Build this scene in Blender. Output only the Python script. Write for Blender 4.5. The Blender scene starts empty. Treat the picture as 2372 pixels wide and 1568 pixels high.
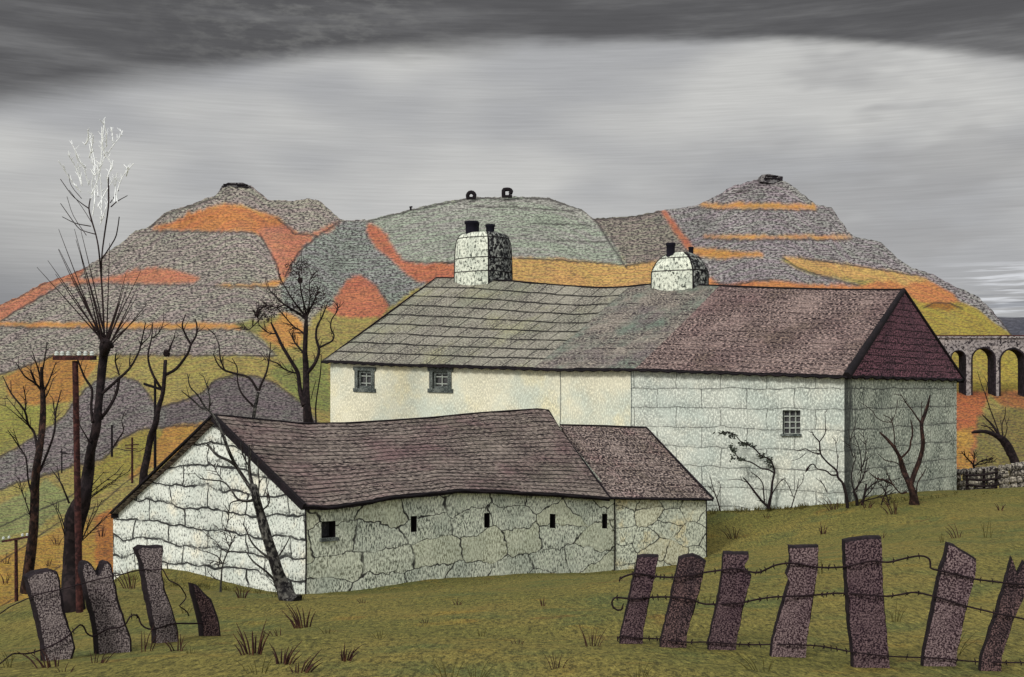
import bpy, math, random
import numpy as np
from mathutils import Vector, noise as mnoise

S = bpy.context.scene
COL = S.collection
# ------------------------------------------------------------------ camera
# traced positions are given in units of a 2371 x 1568 picture; F is the focal length in the same units
F = 2541.0; CX = 1185.5; HY = 900.0
cam = bpy.data.cameras.new('camera'); camo = bpy.data.objects.new('camera', cam); COL.objects.link(camo)
camo.location = (0, 0, 0); camo.rotation_euler = (math.radians(90), 0, 0)
cam.sensor_width = 36; cam.lens = 36 * F / 2371.0; cam.shift_y = (HY - 784.0) / 2371.0
cam.clip_start = 0.1; cam.clip_end = 6000
S.camera = camo
S.view_settings.view_transform = 'Standard'; S.view_settings.look = 'None'
S.view_settings.exposure = 0.45; S.view_settings.gamma = 1

# ------------------------------------------------------------------ node helpers
class NT:
    def __init__(s, nt): s.t = nt; s.n = nt.nodes; s.l = nt.links
    def put(s, inp, v):
        if v is None: return
        if isinstance(v, bpy.types.NodeSocket): s.l.new(v, inp)
        else: inp.default_value = v
    def math(s, op, a, b=None, c=None, clamp=False):
        n = s.n.new('ShaderNodeMath'); n.operation = op; n.use_clamp = clamp
        s.put(n.inputs[0], a); s.put(n.inputs[1], b); s.put(n.inputs[2], c); return n.outputs[0]
    def mix(s, f, a, b, blend='MIX'):
        n = s.n.new('ShaderNodeMix'); n.data_type = 'RGBA'; n.blend_type = blend; n.clamp_factor = True
        s.put(n.inputs[0], f)
        s.put(n.inputs[6], a if isinstance(a, bpy.types.NodeSocket) else (*a[:3], 1))
        s.put(n.inputs[7], b if isinstance(b, bpy.types.NodeSocket) else (*b[:3], 1)); return n.outputs[2]
    def vec(s, x, y, z=0.0):
        n = s.n.new('ShaderNodeCombineXYZ'); s.put(n.inputs[0], x); s.put(n.inputs[1], y); s.put(n.inputs[2], z); return n.outputs[0]
    def sep(s, v):
        n = s.n.new('ShaderNodeSeparateXYZ'); s.put(n.inputs[0], v); return n.outputs
    def scale(s, v, xyz):
        n = s.n.new('ShaderNodeVectorMath'); n.operation = 'MULTIPLY'; s.put(n.inputs[0], v); n.inputs[1].default_value = xyz; return n.outputs[0]
    def add(s, v, w):
        n = s.n.new('ShaderNodeVectorMath'); n.operation = 'ADD'; s.put(n.inputs[0], v); s.put(n.inputs[1], w); return n.outputs[0]
    def noise(s, v, scale=1.0, detail=2.0, rough=0.55, out=0):
        n = s.n.new('ShaderNodeTexNoise'); s.put(n.inputs['Vector'], v); n.inputs['Scale'].default_value = scale
        n.inputs['Detail'].default_value = detail; n.inputs['Roughness'].default_value = rough; return n.outputs[out]
    def step(s, v, a, b):      # smooth 0..1 between a and b
        n = s.n.new('ShaderNodeMapRange'); n.interpolation_type = 'SMOOTHSTEP'
        s.put(n.inputs[0], v); s.put(n.inputs[1], a); s.put(n.inputs[2], b); return n.outputs[0]

def lin(c):
    return tuple((x/255/12.92) if x/255 <= 0.04045 else ((x/255+0.055)/1.055)**2.4 for x in c)

# ------------------------------------------------------------------ world: heavy cloud bank over a paler sky
W = bpy.data.worlds.new('World'); S.world = W; W.use_nodes = True
W.node_tree.nodes.clear(); w = NT(W.node_tree)
tc = w.n.new('ShaderNodeTexCoord').outputs['Generated']
dx, dy, dz = w.sep(tc)
hyp = w.math('SQRT', w.math('ADD', w.math('MULTIPLY', dx, dx), w.math('ADD', w.math('MULTIPLY', dy, dy), 1e-5)))
sa = w.math('DIVIDE', dx, hyp); ca = w.math('DIVIDE', dy, hyp); el = w.math('DIVIDE', dz, hyp)
az = w.math('ARCTAN2', dx, dy)
def wn(sx, sy, detail, off=0.0): return w.noise(w.vec(w.math('MULTIPLY', az, sx), w.math('MULTIPLY', el, sy), off), 1.0, detail, 0.6)
eb = w.math('ADD', 0.311, w.math('SUBTRACT', w.math('MULTIPLY', sa, 0.03), w.math('MULTIPLY', w.math('SUBTRACT', 1.0, ca), 0.6)))
eb = w.math('MAXIMUM', eb, 0.12)
n1 = w.math('MULTIPLY', w.math('SUBTRACT', wn(6, 26, 5), 0.5), 0.020)
f = w.step(w.math('SUBTRACT', w.math('ADD', el, n1), eb), w.math('MULTIPLY', w.step(wn(3.5, 3, 2, 6.0), 0.25, 0.6), w.math('MULTIPLY', w.step(az, 0.3, -0.2), -0.024)), 0.014)
pale = w.mix(w.step(wn(4, 9, 2, 3.1), 0.34, 0.62), lin((170, 171, 173)), lin((197, 197, 195)))
# greyer low down on the left
low = w.math('MULTIPLY', w.step(az, -0.22, -0.47), w.step(el, 0.2, 0.03))
pale = w.mix(low, pale, lin((132, 133, 136)))
gl = w.math('MULTIPLY', w.step(az, 0.05, 0.3), w.step(wn(6, 22, 3, 7.7), 0.42, 0.6))
pale = w.mix(w.math('MULTIPLY', gl, 0.6), pale, lin((160, 160, 161)))
streak = w.math('SUBTRACT', wn(9, 420, 3, 1.3), 0.5)
streak2 = w.math('SUBTRACT', wn(30, 900, 2, 5.3), 0.5)
st = w.math('ADD', w.math('MULTIPLY', streak, 0.55), w.math('MULTIPLY', streak2, 0.45))
pale = w.mix(1.0, pale, w.vec(*[w.math('ADD', 1.0, w.math('MULTIPLY', st, 0.40))]*3), 'MULTIPLY')
# bright wisps low on the right
wisp = w.math('MULTIPLY', w.math('MULTIPLY', w.step(az, 0.34, 0.42), w.step(el, 0.115, 0.09)), w.step(wn(10, 170, 4, 9.1), 0.47, 0.6))
pale = w.mix(wisp, pale, lin((214, 216, 220)))
dk = w.math('MULTIPLY', w.math('MULTIPLY', w.step(az, 0.36, 0.43), w.step(el, 0.1, 0.06)), w.step(wn(7, 150, 4, 2.1), 0.5, 0.62))
pale = w.mix(w.math('MULTIPLY', dk, 0.8), pale, lin((120, 124, 132)))
dark = w.mix(w.step(wn(5, 45, 6, 4.4), 0.42, 0.78), lin((88, 88, 90)), lin((120, 120, 121)))
dark = w.mix(1.0, dark, w.vec(*[w.math('ADD', 1.0, w.math('MULTIPLY', st, 0.45))]*3), 'MULTIPLY')
drk2 = w.mix(w.math('MULTIPLY', w.math('MULTIPLY', w.math('MULTIPLY', w.step(az, 0.0, -0.16), w.step(az, -0.40, -0.20)), w.step(wn(38, 110, 6, 2.2), 0.44, 0.70)), 0.38), dark, lin((138, 138, 136)))
col = w.mix(f, pale, drk2)
up = w.step(el, 0.5, 1.3)                              # brighter cloud high overhead
col = w.mix(up, col, (1.5, 1.5, 1.52))
col = w.mix(w.step(ca, 0.45, -0.2), col, (1.05, 1.05, 1.06))      # brighter overcast behind the viewer
bg = w.n.new('ShaderNodeBackground'); w.l.new(col, bg.inputs[0]); bg.inputs[1].default_value = 0.732
wo = w.n.new('ShaderNodeOutputWorld'); w.l.new(bg.outputs[0], wo.inputs[0])

# ------------------------------------------------------------------ sun: weak, soft, from the left behind the viewer
sl = bpy.data.lights.new('sun', 'SUN'); sl.energy = 1.7; sl.angle = math.radians(12); sl.color = (1.0, 0.97, 0.92)
so = bpy.data.objects.new('sun', sl); COL.objects.link(so)
so.rotation_euler = Vector((0.60, 0.80, -0.62)).to_track_quat('-Z', 'Y').to_euler()

# ------------------------------------------------------------------ geometry helpers
R = random.Random(11)
def P(u, v, d): return Vector(((u-CX)/F*d, d, -(v-HY)/F*d))
def uvof(p): return (CX + p[0]/p[1]*F, HY - p[2]/p[1]*F)
def on_line(p0, p1, u):
    """plan point where the line p0-p1 crosses the sight line u"""
    k = (u-CX)/F; dx_, dy_ = p1[0]-p0[0], p1[1]-p0[1]
    t = (k*p0[1]-p0[0])/(dx_-k*dy_)
    return Vector((p0[0]+dx_*t, p0[1]+dy_*t))
def interp(curve, x):
    xs = [c[0] for c in curve]; ys = [c[1] for c in curve]
    return float(np.interp(x, xs, ys))
def V3(p, z): return Vector((p[0], p[1], z))
def zat(p, v): return -(v-HY)/F*p[1]

class MB:
    def __init__(s): s.v = []; s.f = []; s.uv = []; s.m = []; s.s = []
    def quad(s, pts, uvs=None, m=0, smooth=False):
        i = len(s.v); s.v += [tuple(p) for p in pts]; s.f.append(tuple(range(i, i+len(pts))))
        s.uv.append(uvs or [(p[0], p[2]) for p in pts]); s.m.append(m); s.s.append(smooth)
    def grid(s, rows, uvr=None, m=0, smooth=True, close=False):
        i = len(s.v); nr = len(rows); nc = len(rows[0])
        for r in rows: s.v += [tuple(p) for p in r]
        for a in range(nr-1):
            for b in range(nc if close else nc-1):
                c = (b+1) % nc
                s.f.append((i+a*nc+b, i+a*nc+c, i+(a+1)*nc+c, i+(a+1)*nc+b))
                if uvr: s.uv.append([uvr[a][b], uvr[a][c], uvr[a+1][c], uvr[a+1][b]])
                else: s.uv.append([(b/nc*0.3, a*0.1), ((b+1)/nc*0.3, a*0.1), ((b+1)/nc*0.3, a*0.1+0.1), (b/nc*0.3, a*0.1+0.1)])
                s.m.append(m); s.s.append(smooth)
    def box(s, c, ax, ay, az_, m=0):
        """box centred at c with half axes ax, ay, az_"""
        c = Vector(c); q = lambda a, b, d: c + ax*a + ay*b + az_*d
        for pts in ([(-1,-1,-1),(1,-1,-1),(1,-1,1),(-1,-1,1)], [(1,-1,-1),(1,1,-1),(1,1,1),(1,-1,1)], [(1,1,-1),(-1,1,-1),(-1,1,1),(1,1,1)],
                    [(-1,1,-1),(-1,-1,-1),(-1,-1,1),(-1,1,1)], [(-1,-1,1),(1,-1,1),(1,1,1),(-1,1,1)], [(-1,1,-1),(1,1,-1),(1,-1,-1),(-1,-1,-1)]):
            P4 = [q(*t) for t in pts]; lu = (P4[1]-P4[0]).length; lv = (P4[3]-P4[0]).length
            s.quad(P4, [(0,0),(lu,0),(lu,lv),(0,lv)], m)
    def tube(s, pts, rad, sides=6, m=0, cap=True, wob=0.0, sub=3):
        pts = [Vector(p) for p in pts]
        if len(pts) < 2: return
        if sub > 1 and len(pts) > 2:
            q = []; rr = []
            ext = [pts[0]*2-pts[1]] + pts + [pts[-1]*2-pts[-2]]
            for i in range(len(pts)-1):
                a, b, c, d = ext[i:i+4]
                for k in range(sub):
                    t = k/sub
                    q.append(0.5*((2*b)+(c-a)*t+(2*a-5*b+4*c-d)*t*t+(3*b-a-3*c+d)*t**3)); rr.append(rad[i]*(1-t)+rad[i+1]*t)
            q.append(pts[-1]); rr.append(rad[-1]); pts, rad = q, rr
        rows = []; uvr = []; L = 0; n = len(pts); prev = None
        for i in range(n):
            t = (pts[min(i+1, n-1)]-pts[max(i-1, 0)])
            if t.length < 1e-9: t = Vector((0, 0, 1))
            t.normalize()
            if prev is None:
                a = Vector((0, 1, 0)) if abs(t.y) < 0.9 else Vector((1, 0, 0))
                prev = t.cross(a).normalized()
            x = (prev - t*prev.dot(t)).normalized(); prev = x; y = t.cross(x)
            if i: L += (pts[i]-pts[i-1]).length
            row = []; ur = []
            for k in range(sides):
                an = 2*math.pi*k/sides; r = rad[i]
                if wob: r *= 1+wob*mnoise.noise(Vector((pts[i].x*3+math.cos(an)*2, pts[i].z*2.2, math.sin(an)*2+pts[i].y)))
                row.append(pts[i]+x*(math.cos(an)*r)+y*(math.sin(an)*r)); ur.append((k/sides*0.4, L))
            rows.append(row); uvr.append(ur)
        s.grid(rows, uvr, m, True, True)
        if cap:
            s.quad(rows[0][::-1], None, m); s.quad(rows[-1], None, m)
def parent_world(o):
    v = Vector((0,0,0))
    while o is not None: v += Vector(o.location); o = o.parent
    return v
def build(self, name, mats, parent=None, origin=None):
    """link as one mesh object; vertices are re-centred on an origin so the object has a sensible pivot"""
    vs = np.array(self.v) if self.v else np.zeros((1,3)); og = Vector(origin) if origin is not None else Vector(((vs[:,0].min()+vs[:,0].max())/2, (vs[:,1].min()+vs[:,1].max())/2, vs[:,2].min()))
    me = bpy.data.meshes.new(name); me.from_pydata([(x-og.x, y-og.y, z-og.z) for x, y, z in self.v], [], self.f); me.update()
    ul = me.uv_layers.new(name='UVMap'); ul.data.foreach_set('uv', [c for f_ in self.uv for q in f_ for c in q])
    me.polygons.foreach_set('material_index', self.m); me.polygons.foreach_set('use_smooth', self.s)
    for mm in (mats if isinstance(mats, (list, tuple)) else [mats]): me.materials.append(mm)
    o = bpy.data.objects.new(name, me); COL.objects.link(o)
    if parent is not None: o.parent = parent; o.location = og-parent_world(parent)
    else: o.location = og
    return o
MB.build = build
def thing(name, label, cat, loc=(0,0,0), group=None):
    o = bpy.data.objects.new(name, None); COL.objects.link(o); o.location = loc; o.empty_display_size = 0.3
    return tag(o, label, cat, group)
def tag(o, label=None, cat=None, group=None, kind=None):
    if label: o['label'] = label
    if cat: o['category'] = cat
    if group: o['group'] = group
    if kind: o['kind'] = kind
    return o

# ------------------------------------------------------------------ materials
K = 1.36          # how bright a white card stands in this light
def alb(c, k=None):
    return tuple(min(0.9, x/(k*1.75 if k else K)) for x in lin(c))
def make_mat(name, base, alt=None, dark=None, speck=(20, 20), amt=0.6, alt_scale=0.5, coord='UV', pattern=None, streak=None,
             rough=0.92, bump=0.25, thr=(0.42, 0.62), k=None, alt2=None, attr=False, bdist=0.02, zone=None):
    m = bpy.data.materials.new(name); m.use_nodes = True; m.node_tree.nodes.clear(); t = NT(m.node_tree)
    tcn = t.n.new('ShaderNodeTexCoord'); co = tcn.outputs[coord]
    if attr:
        a = t.n.new('ShaderNodeAttribute'); a.attribute_name = 'pigment'; c = a.outputs['Color']
    else: c = t.mix(0, alb(base, k), alb(base, k))
    big = t.noise(co, alt_scale, 4, 0.62)
    if alt: c = t.mix(t.step(big, 0.42, 0.66), c, alb(alt, k))
    if alt2:
        c = t.mix(t.math('MULTIPLY', t.step(t.noise(t.add(co, (7.3, 2.1, 4.4)), alt_scale*1.7, 4, 0.6), 0.5, 0.7), 0.85), c, alb(alt2, k))
    hgt = None
    dcol = alb(dark or (30, 26, 28), k)
    sp = t.noise(t.scale(co, (speck[0], speck[1], speck[0])), 1.0, 2.5, 0.7)
    tm = (thr[0]+thr[1])/2; msk = t.step(sp, tm-0.055, tm+0.055); mod = t.step(t.noise(co, alt_scale*2.3, 3), 0.2, 0.75)
    fac = t.math('MULTIPLY', t.math('SUBTRACT', 1.0, msk), t.math('MULTIPLY', t.math('ADD', 0.55, t.math('MULTIPLY', mod, 0.9)), amt))
    c = t.mix(fac, c, dcol)
    lite = t.math('MULTIPLY', t.step(sp, 0.56, 0.68), amt*0.5)
    c = t.mix(lite, c, t.mix(1.0, c, (1.7, 1.7, 1.7), 'MULTIPLY'))
    hgt = sp
    if streak:
        s2 = t.noise(t.scale(co, (streak[0], streak[1], streak[0])), 1.0, 2, 0.6)
        c = t.mix(t.math('MULTIPLY', t.step(s2, 0.52, 0.66), streak[2]), c, dcol)
    if pattern:
        kind = pattern[0]
        wob = t.add(co, t.scale(t.add(t.noise(co, pattern[5], 3, 0.6, 1), (-.5, -.5, -.5)), (pattern[6], pattern[6], 0)))
        if kind == 'brick':
            b = t.n.new('ShaderNodeTexBrick'); t.put(b.inputs['Vector'], wob)
            b.inputs['Scale'].default_value = 1; b.inputs['Brick Width'].default_value = pattern[1]; b.inputs['Row Height'].default_value = pattern[2]
            b.inputs['Mortar Size'].default_value = pattern[3]; b.inputs['Mortar Smooth'].default_value = 0.35
            b.offset = pattern[7] if len(pattern) > 7 else 0.47; b.squash = 1.0
            b.inputs['Color1'].default_value = (1, 1, 1, 1); b.inputs['Color2'].default_value = (0.72, 0.72, 0.72, 1); b.inputs['Mortar'].default_value = (0, 0, 0, 1)
            c = t.mix(0.55 if len(pattern) < 9 else pattern[8], c, t.mix(1.0, c, b.outputs['Color'], 'MULTIPLY'))
            edge = b.outputs['Fac']
        else:
            vo = t.n.new('ShaderNodeTexVoronoi'); vo.feature = 'DISTANCE_TO_EDGE'; t.put(vo.inputs['Vector'], t.scale(wob, (pattern[1], pattern[2], 0)))
            vo.inputs['Scale'].default_value = 1; vo.inputs['Randomness'].default_value = 0.75; vo.voronoi_dimensions = '2D'
            edge = t.step(vo.outputs['Distance'], pattern[3], pattern[3]*0.35)
            vc = t.n.new('ShaderNodeTexVoronoi'); vc.voronoi_dimensions = '2D'; vc.inputs['Scale'].default_value = 1; vc.inputs['Randomness'].default_value = 0.75
            t.put(vc.inputs['Vector'], t.scale(wob, (pattern[1], pattern[2], 0)))
            g = t.sep(vc.outputs['Color'])[0]
            c = t.mix(t.math('MULTIPLY', t.step(g, 0.5, 0.95), 0.30), c, alb(pattern[7], k))
        brk = t.step(t.noise(co, 1.1, 3), 0.32, 0.47)
        ef = t.math('MULTIPLY', edge, t.math('MULTIPLY', t.math('ADD', 0.25, t.math('MULTIPLY', brk, 0.75)), pattern[4]))
        c = t.mix(ef, c, alb((26, 24, 26), k))
        if kind == 'brick' and len(pattern) > 9:      # weathered grime gathered along the bed joints
            g2 = t.math('FRACT', t.math('DIVIDE', t.sep(wob)[1], pattern[2]))
            near = t.math('MAXIMUM', t.step(g2, 0.38, 0.0), t.step(g2, 0.80, 1.0))
            gn = t.noise(t.scale(co, (9, 13, 1)), 1.0, 4, 0.75)
            c = t.mix(t.math('MULTIPLY', t.math('MULTIPLY', near, t.step(gn, 0.44, 0.58)), pattern[9]), c, alb((58, 60, 60), k))
        hgt = t.math('SUBTRACT', t.math('MULTIPLY', sp, 0.5), t.math('MULTIPLY', edge, 0.8))
    if zone:      # wall shade near the corner, painted in as black streaks
        sx, sy_, _z = t.sep(co)
        shade_n = t.noise(t.scale(co, (7, 0.7, 1)), 1.0, 4, 0.7)
        edge_ = t.math('ADD', t.math('MULTIPLY', shade_n, 1.6), t.math('MULTIPLY', sx, -0.55))
        c = t.mix(t.math('MULTIPLY', t.step(edge_, 0.28, 0.62), 0.85), c, alb((34, 36, 36), k))
    pb = t.n.new('ShaderNodeBsdfPrincipled'); t.l.new(c, pb.inputs['Base Color']); pb.inputs['Roughness'].default_value = rough
    pb.inputs['Specular IOR Level'].default_value = 0.15
    if bump:
        bn = t.n.new('ShaderNodeBump'); bn.inputs['Strength'].default_value = bump; bn.inputs['Distance'].default_value = bdist
        t.l.new(hgt, bn.inputs['Height']); t.l.new(bn.outputs[0], pb.inputs['Normal'])
    o = t.n.new('ShaderNodeOutputMaterial'); t.l.new(pb.outputs[0], o.inputs[0])
    return m

M = {}
M['plaster'] = make_mat('cream_limewash', (226, 222, 198), (205, 212, 198), (120, 118, 100), (22, 9), 0.34, 0.35, alt2=(232, 224, 188), k=0.61)
M['house_stone'] = make_mat('whitewashed_block', (208, 212, 200), (192, 200, 190), (90, 96, 92), (16, 10), 0.42, 0.5, alt2=(216, 216, 200),
                            pattern=('brick', 1.75, 0.72, 0.018, 0.62, 1.1, 0.26, 0.43, 0.16, 0.35), k=0.57)
M['side_stone'] = make_mat('grey_green_block', (140, 144, 132), (120, 125, 115), (45, 50, 46), (16, 9), 0.7, 0.5,
                           pattern=('brick', 1.5, 0.72, 0.024, 0.6, 1.1, 0.22, 0.43, 0.22, 0.4), k=0.24, zone=True)
M['gable_stone'] = make_mat('whitewashed_rubble', (224, 228, 218), (206, 212, 202), (60, 62, 62), (22, 12), 0.75, 0.8, alt2=(236, 232, 212),
                            pattern=('brick', 1.45, 0.50, 0.028, 0.95, 0.55, 0.85, 0.37, 0.25, 1.0), thr=(0.36, 0.50), bdist=0.05, k=0.62)
M['barn_stone'] = make_mat('grey_green_rubble', (166, 170, 156), (146, 152, 140), (60, 64, 58), (26, 9), 0.75, 0.8, alt2=(160, 166, 150),
                           pattern=('voronoi', 0.66, 1.55, 0.028, 0.95, 1.1, 0.75, (150, 150, 118)), thr=(0.38, 0.58), k=0.335, bdist=0.05)
M['annex_stone'] = make_mat('small_grey_rubble', (166, 170, 154), (150, 154, 140), (60, 64, 58), (20, 11), 0.65, 0.8, alt2=(172, 160, 122),
                           pattern=('voronoi', 1.15, 1.7, 0.035, 0.9, 1.5, 0.40, (150, 138, 100)), thr=(0.38, 0.58), k=0.36, bdist=0.05)
M['slate_light'] = make_mat('old_slate', (172, 168, 152), (156, 158, 138), (66, 60, 60), (9, 20), 0.7, 0.28, alt2=(176, 174, 140),
                             pattern=('brick', 0.95, 0.7, 0.036, 0.85, 0.7, 0.10, 0.35, 0.3), streak=(1.2, 26, 0.35))
M['slate_mid'] = make_mat('mossy_slate', (150, 142, 130), (112, 126, 112), (54, 48, 50), (8, 22), 0.8, 0.45, alt2=(128, 118, 116), streak=(0.9, 22, 0.5), k=0.62)
M['slate_brown'] = make_mat('brown_slate', (160, 140, 132), (142, 118, 114), (46, 36, 38), (9, 20), 1.0, 0.3, alt2=(128, 112, 100), streak=(0.7, 16, 0.6), k=0.68)
M['slate_purple'] = make_mat('purple_slate', (92, 62, 70), (72, 50, 58), (20, 14, 18), (8, 14), 1.0, 0.5, streak=(1.5, 10, 0.7), k=0.32, thr=(0.42, 0.56))
M['barn_slate'] = make_mat('barn_slate', (148, 136, 126), (134, 110, 108), (40, 32, 34), (7, 22), 0.9, 0.35, alt2=(124, 116, 104), streak=(0.8, 15, 0.75), thr=(0.44, 0.57), pattern=('brick', 0.6, 0.36, 0.016, 0.7, 0.8, 0.12, 0.5, 0.2), k=0.60)
M['annex_slate'] = make_mat('annex_slate', (144, 130, 122), (122, 110, 100), (38, 30, 32), (12, 14), 1.0, 0.6, alt2=(142, 118, 114), streak=(1.1, 14, 0.5), thr=(0.45, 0.58), k=0.58)
M['edge'] = make_mat('dark_slate_edge', (44, 36, 40), (34, 28, 32), (18, 14, 16), (30, 30), 0.5, 2, coord='Object')
M['ink'] = make_mat('tarred_timber', (30, 26, 30), (42, 34, 38), (14, 12, 14), (20, 20), 0.5, 2, coord='Object')
M['chimney_white'] = make_mat('limewashed_chimney', (226, 230, 212), (200, 206, 190), (60, 66, 60), (9, 6), 0.75, 1.2, thr=(0.38, 0.52), k=0.74)
M['chimney_shaded'] = make_mat('shade_painted_chimney', (120, 122, 116), (70, 72, 72), (16, 16, 18), (7, 5), 1.0, 1.4, thr=(0.46, 0.6), k=0.45)  # dark side of the chimneys: their shade painted into the colour
M['pot'] = make_mat('black_pot', (24, 22, 34), None, (10, 10, 14), (10, 10), 0.3, 2, coord='Object')
M['frame'] = make_mat('weathered_frame', (128, 134, 128), (96, 104, 100), (40, 44, 46), (25, 25), 0.7, 2, coord='Object')
M['bar'] = make_mat('white_glazing_bar', (180, 186, 176), None, (100, 104, 98), (20, 20), 0.4, 2, coord='Object')
M['bark'] = make_mat('dark_bark', (48, 38, 38), (40, 32, 34), (16, 12, 14), (14, 5), 0.7, 3.0, bump=0.5)
M['bark_red'] = make_mat('reddish_bark', (72, 50, 42), (44, 36, 36), (20, 14, 14), (14, 5), 0.75, 3.0, bump=0.5)
M['bark_grey'] = make_mat('grey_bark', (98, 96, 90), (62, 60, 58), (22, 20, 22), (18, 8), 0.9, 3.0, bump=0.5)
M['twig'] = make_mat('twig', (50, 38, 38), None, (20, 14, 16), (8, 8), 0.3, 2.0, bump=0)
M['frost'] = make_mat('frosted_twig', (240, 242, 240), None, (60, 60, 64), (3, 9), 0.9, 3.0, bump=0, k=0.62, thr=(0.36, 0.42))
M['pole'] = make_mat('red_brown_pole', (84, 50, 46), (60, 38, 38), (26, 16, 18), (16, 4), 0.6, 2.0, coord='Object')
M['porcelain'] = make_mat('white_porcelain', (222, 228, 220), None, (120, 124, 120), (10, 10), 0.2, 2, coord='Object', rough=0.35, bump=0)
M['post_slate'] = make_mat('slate_post', (124, 114, 112), (104, 94, 94), (36, 28, 32), (60, 30), 1.0, 1.6, coord='Object', thr=(0.40, 0.6), bdist=0.03, k=0.58)
M['post_purple'] = make_mat('purple_slate_post', (100, 82, 84), (82, 64, 70), (32, 20, 28), (60, 30), 1.0, 1.4, coord='Object', thr=(0.40, 0.6), bdist=0.03, k=0.58)
M['post_lilac'] = make_mat('lilac_slate_post', (126, 108, 108), (106, 88, 92), (44, 30, 36), (60, 30), 1.0, 1.4, coord='Object', thr=(0.40, 0.6), bdist=0.03, k=0.58)
M['post_rust'] = make_mat('rusty_brown_post', (106, 84, 82), (76, 62, 64), (30, 22, 26), (60, 30), 1.0, 3, coord='Object', bdist=0.03, k=0.58)
M['wire'] = make_mat('rusty_wire', (44, 32, 36), None, (18, 14, 16), (30, 30), 0.4, 2, coord='Object', bump=0)
M['tuft_dark'] = make_mat('dark_rush', (70, 44, 40), (96, 66, 44), (34, 22, 24), (6, 6), 0.4, 3, coord='Object', bump=0)
M['tuft_green'] = make_mat('olive_grass', (98, 92, 42), (78, 78, 44), (50, 42, 26), (6, 6), 0.4, 3, coord='Object', bump=0)
M['leaf'] = make_mat('grey_green_leaf', (76, 82, 70), (54, 60, 52), (30, 30, 30), (10, 10), 0.5, 3, coord='Object', bump=0)
M['field_stone'] = make_mat('field_stone', (182, 174, 158), (150, 144, 138), (44, 40, 40), (12, 12), 0.8, 1.0, coord='Object')
M['viaduct'] = make_mat('viaduct_stone', (172, 164, 160), (140, 134, 134), (44, 40, 44), (2.2, 2.2), 0.8, 0.25, coord='Object', thr=(0.38, 0.54), bdist=0.05)
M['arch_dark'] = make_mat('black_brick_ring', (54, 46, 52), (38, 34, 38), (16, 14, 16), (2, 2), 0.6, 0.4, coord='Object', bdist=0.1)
M['rail'] = make_mat('red_brown_rail', (92, 50, 48), None, (40, 26, 28), (2, 2), 0.4, 0.4, coord='Object')
M['tip_stone'] = make_mat('tip_top_stone', (136, 132, 130), (110, 108, 108), (40, 36, 40), (0.6, 0.9), 0.9, 0.1, coord='Object', bdist=0.3)

# hillside material: pigment attribute (scree, bracken, grass) with grain in the surface's own UV
def hill_mat():
    m = bpy.data.materials.new('hillside'); m.use_nodes = True; m.node_tree.nodes.clear(); t = NT(m.node_tree)
    co = t.n.new('ShaderNodeTexCoord').outputs['UV']
    a = t.n.new('ShaderNodeAttribute'); a.attribute_name = 'pigment'; c = a.outputs['Color']
    g = t.n.new('ShaderNodeAttribute'); g.attribute_name = 'grain'; gr = t.sep(g.outputs['Color'])
    big = t.noise(co, 1.2, 5, 0.65)
    c = t.mix(1.0, c, t.vec(*[t.math('ADD', 0.66, t.math('MULTIPLY', big, 0.68))]*3), 'MULTIPLY')
    tint = t.noise(t.add(co, (3.3, 8.1, 0)), 1.6, 4, 0.6)
    c = t.mix(t.math('MULTIPLY', t.step(tint, 0.52, 0.7), t.math('MULTIPLY', gr[0], 0.4)), c, alb((120, 128, 114)))
    sp = t.noise(t.scale(co, (15, 32, 1)), 1.0, 2.5, 0.72)
    sp2 = t.noise(t.scale(co, (3.5, 36, 1)), 1.0, 2.0, 0.6)
    msk = t.math('SUBTRACT', 1.0, t.step(sp, 0.43, 0.52))
    c = t.mix(t.math('MULTIPLY', msk, t.math('ADD', 0.30, t.math('MULTIPLY', gr[0], 0.60))), c, alb((52, 47, 50)))
    c = t.mix(t.math('MULTIPLY', t.step(sp2, 0.53, 0.60), t.math('ADD', 0.30, t.math('MULTIPLY', gr[0], 0.32))), c, alb((52, 46, 48)))
    lt = t.math('MULTIPLY', t.step(sp, 0.55, 0.66), t.math('ADD', 0.30, t.math('MULTIPLY', gr[0], 0.5)))
    c = t.mix(lt, c, t.mix(1.0, c, (1.5, 1.5, 1.52), 'MULTIPLY'))
    pb = t.n.new('ShaderNodeBsdfPrincipled'); t.l.new(c, pb.inputs['Base Color']); pb.inputs['Roughness'].default_value = 0.95
    pb.inputs['Specular IOR Level'].default_value = 0.1
    bn = t.n.new('ShaderNodeBump'); bn.inputs['Strength'].default_value = 0.25; bn.inputs['Distance'].default_value = 0.8
    t.l.new(sp, bn.inputs['Height']); t.l.new(bn.outputs[0], pb.inputs['Normal'])
    o = t.n.new('ShaderNodeOutputMaterial'); t.l.new(pb.outputs[0], o.inputs[0]); return m
M['hill'] = hill_mat()

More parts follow.
